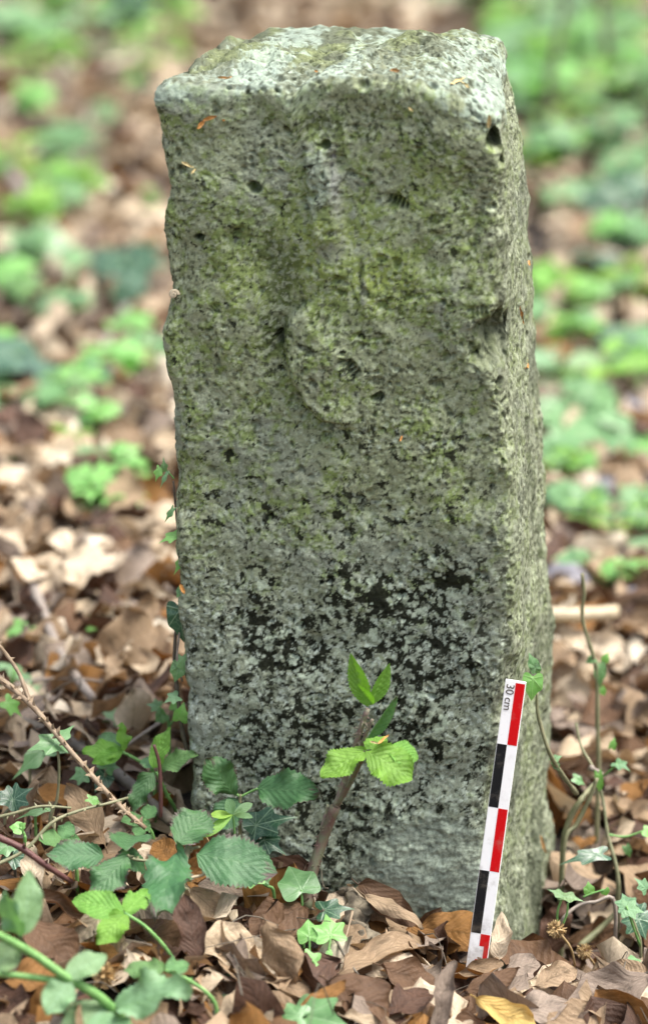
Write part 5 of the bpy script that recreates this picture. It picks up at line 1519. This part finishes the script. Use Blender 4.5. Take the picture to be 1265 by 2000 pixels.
def rot_batch(n, rg, tilt):
    """random headings, tilted by up to about tilt"""
    az = rg.uniform(0, 2 * math.pi, n); tx = rg.normal(0, tilt, n); ty = rg.normal(0, tilt, n)
    cz, sz, cx, sx, cy, sy = np.cos(az), np.sin(az), np.cos(tx), np.sin(tx), np.cos(ty), np.sin(ty)
    Rz = np.zeros((n, 3, 3)); Rz[:, 0, 0] = cz; Rz[:, 0, 1] = -sz; Rz[:, 1, 0] = sz; Rz[:, 1, 1] = cz; Rz[:, 2, 2] = 1
    Rx = np.zeros((n, 3, 3)); Rx[:, 0, 0] = 1; Rx[:, 1, 1] = cx; Rx[:, 1, 2] = -sx; Rx[:, 2, 1] = sx; Rx[:, 2, 2] = cx
    Ry = np.zeros((n, 3, 3)); Ry[:, 1, 1] = 1; Ry[:, 0, 0] = cy; Ry[:, 0, 2] = sy; Ry[:, 2, 0] = -sy; Ry[:, 2, 2] = cy
    flip = rg.random(n) < .45
    R = Rz @ Rx @ Ry
    R[flip, :, 0] *= -1; R[flip, :, 2] *= -1
    return R


def clear_of_stone(x, y, m):
    dx, dy = x - FRP[0], y - FRP[1]
    u = dx * _t[0] + dy * _t[1]; v = dx * _n[0] + dy * _n[1]
    return (u < -0.245 - m) | (u > 0.012 + m) | (v < -m) | (v > SD + m)


def litter():
    rg = np.random.default_rng(11)
    n = 25000
    x = rg.uniform(-1.5, 1.5, n); y = rg.uniform(-.75, 6.2, n)
    x[:4500] = rg.uniform(-.55, .55, 4500); y[:4500] = rg.uniform(-.6, .9, 4500)
    keep = (np.abs(x) < .55 + .16 * (y + .75)) & clear_of_stone(x, y, .0)
    x, y = x[keep], y[keep]; n = len(x)
    L = rg.uniform(.040, .068, n) * np.where(rg.random(n) < .22, rg.uniform(.25, .6, n), 1)
    R = rot_batch(n, rg, .52)
    z = ground_h(x, y) + rg.uniform(.001, .026, n) * np.where(y < .1, .6, 1)
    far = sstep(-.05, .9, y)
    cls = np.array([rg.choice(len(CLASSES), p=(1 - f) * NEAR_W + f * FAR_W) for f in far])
    rnd = rg.random(n)
    V, F, UVs, MI, RN = [], [], [], [], []
    off = 0
    pick = rg.integers(0, len(LOW), n)
    for k in range(len(LOW)):
        i = np.where(pick == k)[0]
        p, f, uv = LOW[k]
        p = p - [0, .5, 0]
        w = np.einsum('nij,pj->npi', R[i], p) * L[i, None, None] + np.stack([x[i], y[i], z[i]], -1)[:, None]
        gz = ground_h(w[..., 0], w[..., 1]) + .001
        w[..., 2] = np.maximum(w[..., 2], gz - .004)
        V.append(w.reshape(-1, 3)); m = len(p)
        F.append((f[None] + (np.arange(len(i)) * m)[:, None, None] + off).reshape(-1, 4)); off += m * len(i)
        UVs.append(np.tile(uv, (len(i), 1))); MI.append(np.repeat(cls[i], len(f))); RN.append(np.repeat(rnd[i], m))
    me = mesh_np('leaf_litter', np.concatenate(V), np.concatenate(F), np.concatenate(UVs), [DEAD[c] for c in CLASSES], np.concatenate(MI),
                 attrs={'rnd': ('FLOAT', np.concatenate(RN))})
    tag(link('leaf_litter', me), None, None, None, 'stuff')


litter()


def far_litter():
    """the same leaves, simpler, on the ground round about"""
    rg = np.random.default_rng(17)
    n = 60000
    x = rg.uniform(-4.5, 4.5, n); y = rg.uniform(-3.5, 9.5, n)
    keep = ~((np.abs(x) < .5 + .16 * (y + .75)) & (y > -.72) & (y < 6.15)) & (np.hypot(x, y + 2.25) > .35)
    x, y = x[keep], y[keep]; n = len(x)
    p, f, uv = oval_leaf(nt=2, ns=2, width=.66, bend=-.4, fold=.25)
    p = p - [0, .5, 0]
    w = np.einsum('nij,pj->npi', rot_batch(n, rg, .4), p) * rg.uniform(.05, .085, n)[:, None, None] + np.stack([x, y, ground_h(x, y) + rg.uniform(.004, .022, n)], -1)[:, None]
    m = len(p)
    me = mesh_np('leaf_litter', w.reshape(-1, 3), (f[None] + (np.arange(n) * m)[:, None, None]).reshape(-1, 4), np.tile(uv, (n, 1)), [DEAD[c] for c in CLASSES],
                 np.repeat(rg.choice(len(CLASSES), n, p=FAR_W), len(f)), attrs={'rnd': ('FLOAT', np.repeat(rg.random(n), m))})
    tag(link('leaf_litter', me), None, None, None, 'stuff')


far_litter()


def fibres():
    rg = np.random.default_rng(91)
    V, F, off = [], [], 0
    for k in range(420):
        x, y = rg.uniform(-.5, .5), rg.uniform(-.5, 1.3)
        if not clear_of_stone(x, y, .01): continue
        a = rg.uniform(0, 6.28); L = rg.uniform(.02, .09); r = rg.uniform(.00025, .0008)
        c = np.array([x, y, float(ground_h(x, y)) + rg.uniform(.008, .03)])
        dv = np.array([math.cos(a), math.sin(a), rg.normal(0, .22)])
        bend = rg.normal(0, .22, 3) * L
        v, f, _, _ = tube([c - dv * L / 2, c + bend, c + dv * L / 2 + bend * .3], r, r * .6, 4, 3)
        V.append(v); F.append(f + off); off += len(v)
    tag(link('twig_debris', mesh_np('twig_debris', np.concatenate(V), np.concatenate(F), mats=[STEM['bark']])), None, None, None, 'stuff')


fibres()
COLOUR_WORD = {'pale': 'pale tan', 'tan': 'tan', 'ochre': 'ochre', 'chestnut': 'chestnut brown', 'grey': 'grey-brown', 'dark': 'very dark brown', 'cream': 'cream white'}
SHAPE_WORD = ['flat', 'cupped', 'hump-backed', 'tightly curled', 'slightly curled']


NAMED = []
NTH = ['leftmost', 'second from left', 'third from left', 'fourth from left', 'fifth from left', 'sixth from left', 'seventh from left', 'eighth from left', 'ninth from left', 'tenth from left', 'eleventh from left', 'twelfth from left', 'thirteenth from left', 'fourteenth from left', 'fifteenth from left', 'sixteenth from left', 'seventeenth from left', 'eighteenth from left', 'nineteenth from left', 'twentieth from left'] + ['%dth from left' % k for k in range(21, 60)]


def zone(px, py):
    if py > 1560: return 'at the left foot of the stone' if px < 500 else ('in front of the stone foot' if px < 1060 else 'at the right foot of the stone')
    side = 'left' if px < 640 else 'right'
    if py > 1050: return 'in the litter just %s of the stone' % side
    if py > 760: return 'level with the black lichen, %s of the stone' % side if False else 'blurred behind the stone, lower %s' % side
    if py > 420: return 'blurred behind the stone, middle %s' % side
    if py > 190: return 'far behind the stone, upper %s' % side
    return 'near the top edge, %s' % side


def name_all():
    """a label for each leaf and plant of the scattered ones: its look and where it lies, then its place among its likes"""
    by = {}
    for o, look, px, py in NAMED:
        by.setdefault((look, zone(px, py)), []).append((px, o))
    for (look, zn), lst in by.items():
        lst.sort(key=lambda e: e[0])
        for i, (_, o) in enumerate(lst):
            if len(lst) == 1: o['label'] = '%s %s' % (look, zn)
            else: o['label'] = '%s %s, %s' % (look, zn, NTH[i] if i < len(lst) - 1 else 'rightmost')


def single_leaves():
    rg = np.random.default_rng(23)
    got = 0; tries = 0; taken = []
    while got < 228 and tries < 20000:
        tries += 1
        # choose evenly over the picture, so that the near ground is as full as the far
        px, py = rg.uniform(-20, 1285), rg.uniform(40, 1990)
        if 290 < px < 1085 and py < 1640: continue
        if 285 < px < 1080 and 1640 <= py < 1840 and px > 540: continue
        up = rg.uniform(.016, .034)
        q = G(px, py, up)
        if q[1] > 5.6 or not clear_of_stone(q[0], q[1], .03): continue
        if any(math.hypot(a - px, (b - py) * 1.5) < 46 for a, b in taken): continue
        if rg.random() > (1.0 if py > 500 else .55): continue
        taken.append((px, py))
        if py > 1500 and any(math.hypot(a - px, b - py) < 40 + .45 * w_ for a, b, w_ in HERO): continue
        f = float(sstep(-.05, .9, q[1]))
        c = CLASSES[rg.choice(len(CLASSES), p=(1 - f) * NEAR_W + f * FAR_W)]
        k = int(rg.integers(0, 5))
        L = rg.uniform(.044, .070)
        R = rot_batch(1, rg, .42)[0]
        ctr = q - R @ np.array([0, .5 * L, 0])
        o = bpy.data.objects.new('beech_leaf', MESHES[c, k]); COL.objects.link(o)
        m = Matrix(R.tolist()).to_4x4() @ Matrix.Scale(L, 4); m.translation = Vector(ctr)
        o.matrix_basis = m
        tag(o, None, 'dead leaf', 'dead beech leaves in the litter')
        NAMED.append((o, '%s %s leaf' % (SHAPE_WORD[k], COLOUR_WORD[c]), px, py))
        got += 1


single_leaves()


# ------------------------------------------------------------------ green plants of the blurred background
def proto_mesh(kind, seed):
    if kind == 'ivy': return ivy_leaf(['lobed', 'heart'][seed % 2], rings=3, dense=1, seed=seed)
    if kind == 'bramble': return bramble_leaf(.72, seed, fine=False)
    if kind == 'herb': return oval_leaf(nt=10, ns=4, width=.42, wide_at=.45, bend=-.6, fold=.2, seed=seed)
    return oval_leaf(nt=6, ns=2, width=.22, wide_at=.6, bend=-.3, fold=.1, seed=seed)


PL = {}
for kd in ('ivy', 'bramble', 'herb', 'narrow'):
    for mt in {'ivy': ['ivy_mid', 'ivy_bright', 'ivy_dark'], 'bramble': ['bramble_mid', 'bramble_bright'], 'herb': ['herb', 'herb_bright'], 'narrow': ['herb_bright', 'herb']}[kd]:
        for sd_ in (0, 1):
            PL[kd, mt, sd_] = mesh_np(mt + '_leaf', *proto_mesh(kd, sd_), [GREEN[mt]])


def make_plant(kind, mt, loc, height, size, nleaf, label, cat, group, rg, name):
    root = empty(name, loc, label, cat, group)
    lx, ly = rg.normal(0, .18, 2) * height
    top = np.array(loc) + [lx, ly, height]
    mid = np.array(loc) + [lx * .3, ly * .3, height * .55]
    stem('stem', [np.array(loc) - [0, 0, .01], mid, top], .0022, .0014, STEM['green'], root, sides=4, sub=2)
    az = rg.uniform(0, 6.28)
    for k in range(nleaf):
        f = (k + 1) / nleaf
        if kind in ('ivy', 'bramble'):
            b = mid + (top - mid) * min(1, f * 1.1); a = az + k * 2.2 + rg.normal(0, .3); drop = rg.uniform(-.35, .25)
        else:
            b = np.array(loc) * (1 - f) + top * f; a = az + (k % 2) * math.pi + (k // 2) * 1.57 + rg.normal(0, .2); drop = rg.uniform(0., .5)
        if kind == 'narrow':
            b = np.array(loc) * (1 - (k // 6 + 1) / max(1, nleaf // 6)) + top * ((k // 6 + 1) / max(1, nleaf // 6)); a = k * 1.047 + az + (k // 6) * .5; drop = rg.uniform(0, .35)
        dirv = np.array([math.cos(a), math.sin(a), drop]); dirv /= np.linalg.norm(dirv)
        s = size * rg.uniform(.75, 1.15)
        pb = b + dirv * s * (.25 if kind == 'ivy' else .08)
        mw, _ = leaf_matrix(pb, pb + dirv * s, (rg.normal(0, .25), -.35 + rg.normal(0, .2), .9), s)
        link('leaf', PL[kind, mt, int(rg.integers(0, 2))], root, mw)
    return root


def background_plants():
    rg = np.random.default_rng(37)
    K = {'i': ('ivy', 'ivy_plant', 'ivy'), 'b': ('bramble', 'bramble_seedling', 'bramble'), 'h': ('herb', 'woodland_herb', 'wild plant'), 'n': ('narrow', 'cleavers_plant', 'wild plant')}
    # pixel x, pixel y of the foot, kind, leaf material, height m, leaf m, leaves
    spots = [(60, 175, 'h', 'herb_bright', .16, .09, 6), (150, 120, 'h', 'herb', .16, .09, 6), (30, 120, 'i', 'ivy_mid', .14, .08, 6), (110, 70, 'h', 'herb', .2, .1, 8), (185, 60, 'h', 'herb_bright', .16, .09, 6),
             (60, 250, 'i', 'ivy_bright', .12, .07, 6), (180, 420, 'b', 'bramble_bright', .12, .085, 5), (135, 330, 'i', 'ivy_mid', .1, .07, 5), (35, 365, 'h', 'herb_bright', .13, .08, 6), (95, 445, 'i', 'ivy_mid', .09, .07, 5),
             (40, 470, 'b', 'bramble_bright', .1, .08, 4), (60, 520, 'i', 'ivy_mid', .08, .06, 5), (272, 580, 'i', 'ivy_dark', .08, .075, 4), (150, 395, 'n', 'herb', .15, .05, 18), (250, 215, 'n', 'herb', .16, .06, 12), (130, 635, 'i', 'ivy_mid', .07, .06, 4), (230, 680, 'i', 'ivy_bright', .07, .055, 5),
             (35, 790, 'i', 'ivy_dark', .1, .095, 4), (120, 830, 'b', 'bramble_mid', .09, .07, 5), (150, 790, 'i', 'ivy_bright', .07, .05, 4), (310, 730, 'i', 'ivy_mid', .06, .05, 4), (215, 750, 'i', 'ivy_bright', .07, .055, 5), (12, 950, 'i', 'ivy_bright', .05, .04, 3), (205, 975, 'n', 'herb', .08, .035, 6),
             (290, 430, 'h', 'herb_bright', .07, .05, 4), (60, 610, 'b', 'bramble_mid', .08, .07, 4), (10, 590, 'i', 'ivy_bright', .08, .06, 4), (200, 560, 'i', 'ivy_mid', .08, .06, 4), (40, 1290, 'i', 'ivy_bright', .05, .035, 3), (190, 1260, 'i', 'ivy_bright', .04, .025, 3), (20, 1385, 'h', 'herb', .06, .04, 4),
             (1020, 130, 'h', 'herb', .26, .11, 8), (1085, 100, 'h', 'herb', .24, .1, 8), (1150, 130, 'h', 'herb', .22, .1, 8), (1230, 110, 'h', 'herb_bright', .2, .09, 8), (1060, 200, 'i', 'ivy_mid', .16, .09, 7), (1130, 220, 'i', 'herb', .16, .09, 0),
             (1200, 230, 'h', 'herb_bright', .17, .09, 8), (1255, 250, 'h', 'herb', .16, .09, 7), (1040, 270, 'h', 'herb', .2, .09, 8), (1110, 300, 'h', 'herb_bright', .16, .08, 8), (1070, 350, 'i', 'ivy_mid', .12, .08, 6), (1180, 330, 'i', 'ivy_mid', .12, .08, 6),
             (1245, 330, 'h', 'herb', .14, .085, 6), (1045, 350, 'b', 'bramble_bright', .07, .075, 4), (1215, 380, 'i', 'ivy_mid', .1, .07, 5), (1090, 430, 'i', 'ivy_mid', .08, .07, 4), (1205, 490, 'i', 'ivy_bright', .08, .07, 5), (1245, 500, 'i', 'ivy_mid', .08, .065, 5), (1180, 440, 'i', 'ivy_dark', .09, .07, 5),
             (1075, 590, 'b', 'bramble_bright', .07, .075, 4), (1130, 600, 'b', 'bramble_bright', .06, .06, 4), (1190, 600, 'h', 'herb_bright', .08, .07, 6), (1250, 590, 'h', 'herb_bright', .09, .07, 6), (1060, 640, 'i', 'ivy_mid', .06, .06, 4), (1120, 690, 'b', 'bramble_bright', .08, .065, 4), (1180, 690, 'i', 'ivy_mid', .07, .06, 4),
             (1100, 800, 'h', 'herb', .11, .085, 8), (1165, 790, 'h', 'herb_bright', .09, .07, 5), (1240, 700, 'i', 'ivy_mid', .07, .06, 4), (1085, 930, 'i', 'ivy_mid', .06, .06, 4), (1175, 900, 'i', 'ivy_mid', .06, .07, 4), (1235, 900, 'i', 'ivy_bright', .05, .05, 4), (1150, 1070, 'n', 'herb_bright', .08, .035, 18),
             (1190, 1085, 'n', 'herb_bright', .06, .03, 12), (1240, 1080, 'n', 'herb_bright', .08, .035, 18), (1115, 870, 'i', 'ivy_mid', .07, .06, 4), (1212, 1165, 'i', 'ivy_bright', .06, .045, 4), (1245, 1130, 'i', 'ivy_mid', .06, .04, 4), (1150, 1150, 'i', 'ivy_mid', .05, .035, 4), (1085, 1000, 'i', 'ivy_bright', .04, .04, 3),
             (1085, 1420, 'i', 'ivy_bright', .03, .03, 3)]
    n_far = 70
    for _ in range(n_far):
        px = float(rg.choice([rg.uniform(-10, 380), rg.uniform(940, 1280), rg.uniform(640, 1280)], p=[.3, .5, .2])); py = rg.uniform(-15, 250 if px > 640 else 190)
        if 390 < px < 960: py = rg.uniform(-20, 45)
        spots.append((px, py, 'hib'[int(rg.integers(0, 3))] if px < 900 else 'hhib'[int(rg.integers(0, 4))], None, rg.uniform(.1, .24), rg.uniform(.06, .1), int(rg.integers(5, 9))))
    for _ in range(44):
        left = rg.random() < .5
        px = float(rg.uniform(-10, 300) if left else rg.uniform(1075, 1280)); py = float(rg.uniform(230, 1080))
        spots.append((px, py, 'iiibn'[int(rg.integers(0, 5))], ['ivy_mid', 'ivy_bright'][int(rg.integers(0, 2))] if False else None, rg.uniform(.04, .09), rg.uniform(.03, .055), int(rg.integers(3, 7))))
    MT = {'i': ['ivy_mid', 'ivy_mid', 'ivy_bright', 'ivy_dark'], 'b': ['bramble_mid', 'bramble_bright'], 'h': ['herb', 'herb', 'herb_bright'], 'n': ['herb_bright']}
    tone = {'herb': 'blue-green', 'herb_bright': 'yellow-green', 'ivy_mid': 'mid green', 'ivy_bright': 'fresh green', 'ivy_dark': 'dark green', 'bramble_mid': 'mid green', 'bramble_bright': 'bright green'}
    word = {'i': 'ivy plant', 'b': 'bramble seedling', 'h': 'leafy woodland herb', 'n': 'whorled narrow-leaved plant'}
    for px, py, k, mt, h, s, nl in spots:
        if nl == 0: continue
        if mt is None: mt = MT[k][int(rg.integers(0, len(MT[k])))]
        q = G(px, py, .005)
        if q[1] > 6.2: continue
        kind, name, cat = K[k]
        h *= .55; s *= .72; nl = int(nl * 1.0) + 1; s *= rg.uniform(.8, 1.25)
        root = make_plant(kind, mt, q, h, s * .9, nl, None, cat, 'green plants on the forest floor behind the stone', rg, name)
        NAMED.append((root, '%s %s' % (tone[mt], word[k]), px, py))


background_plants()
name_all()
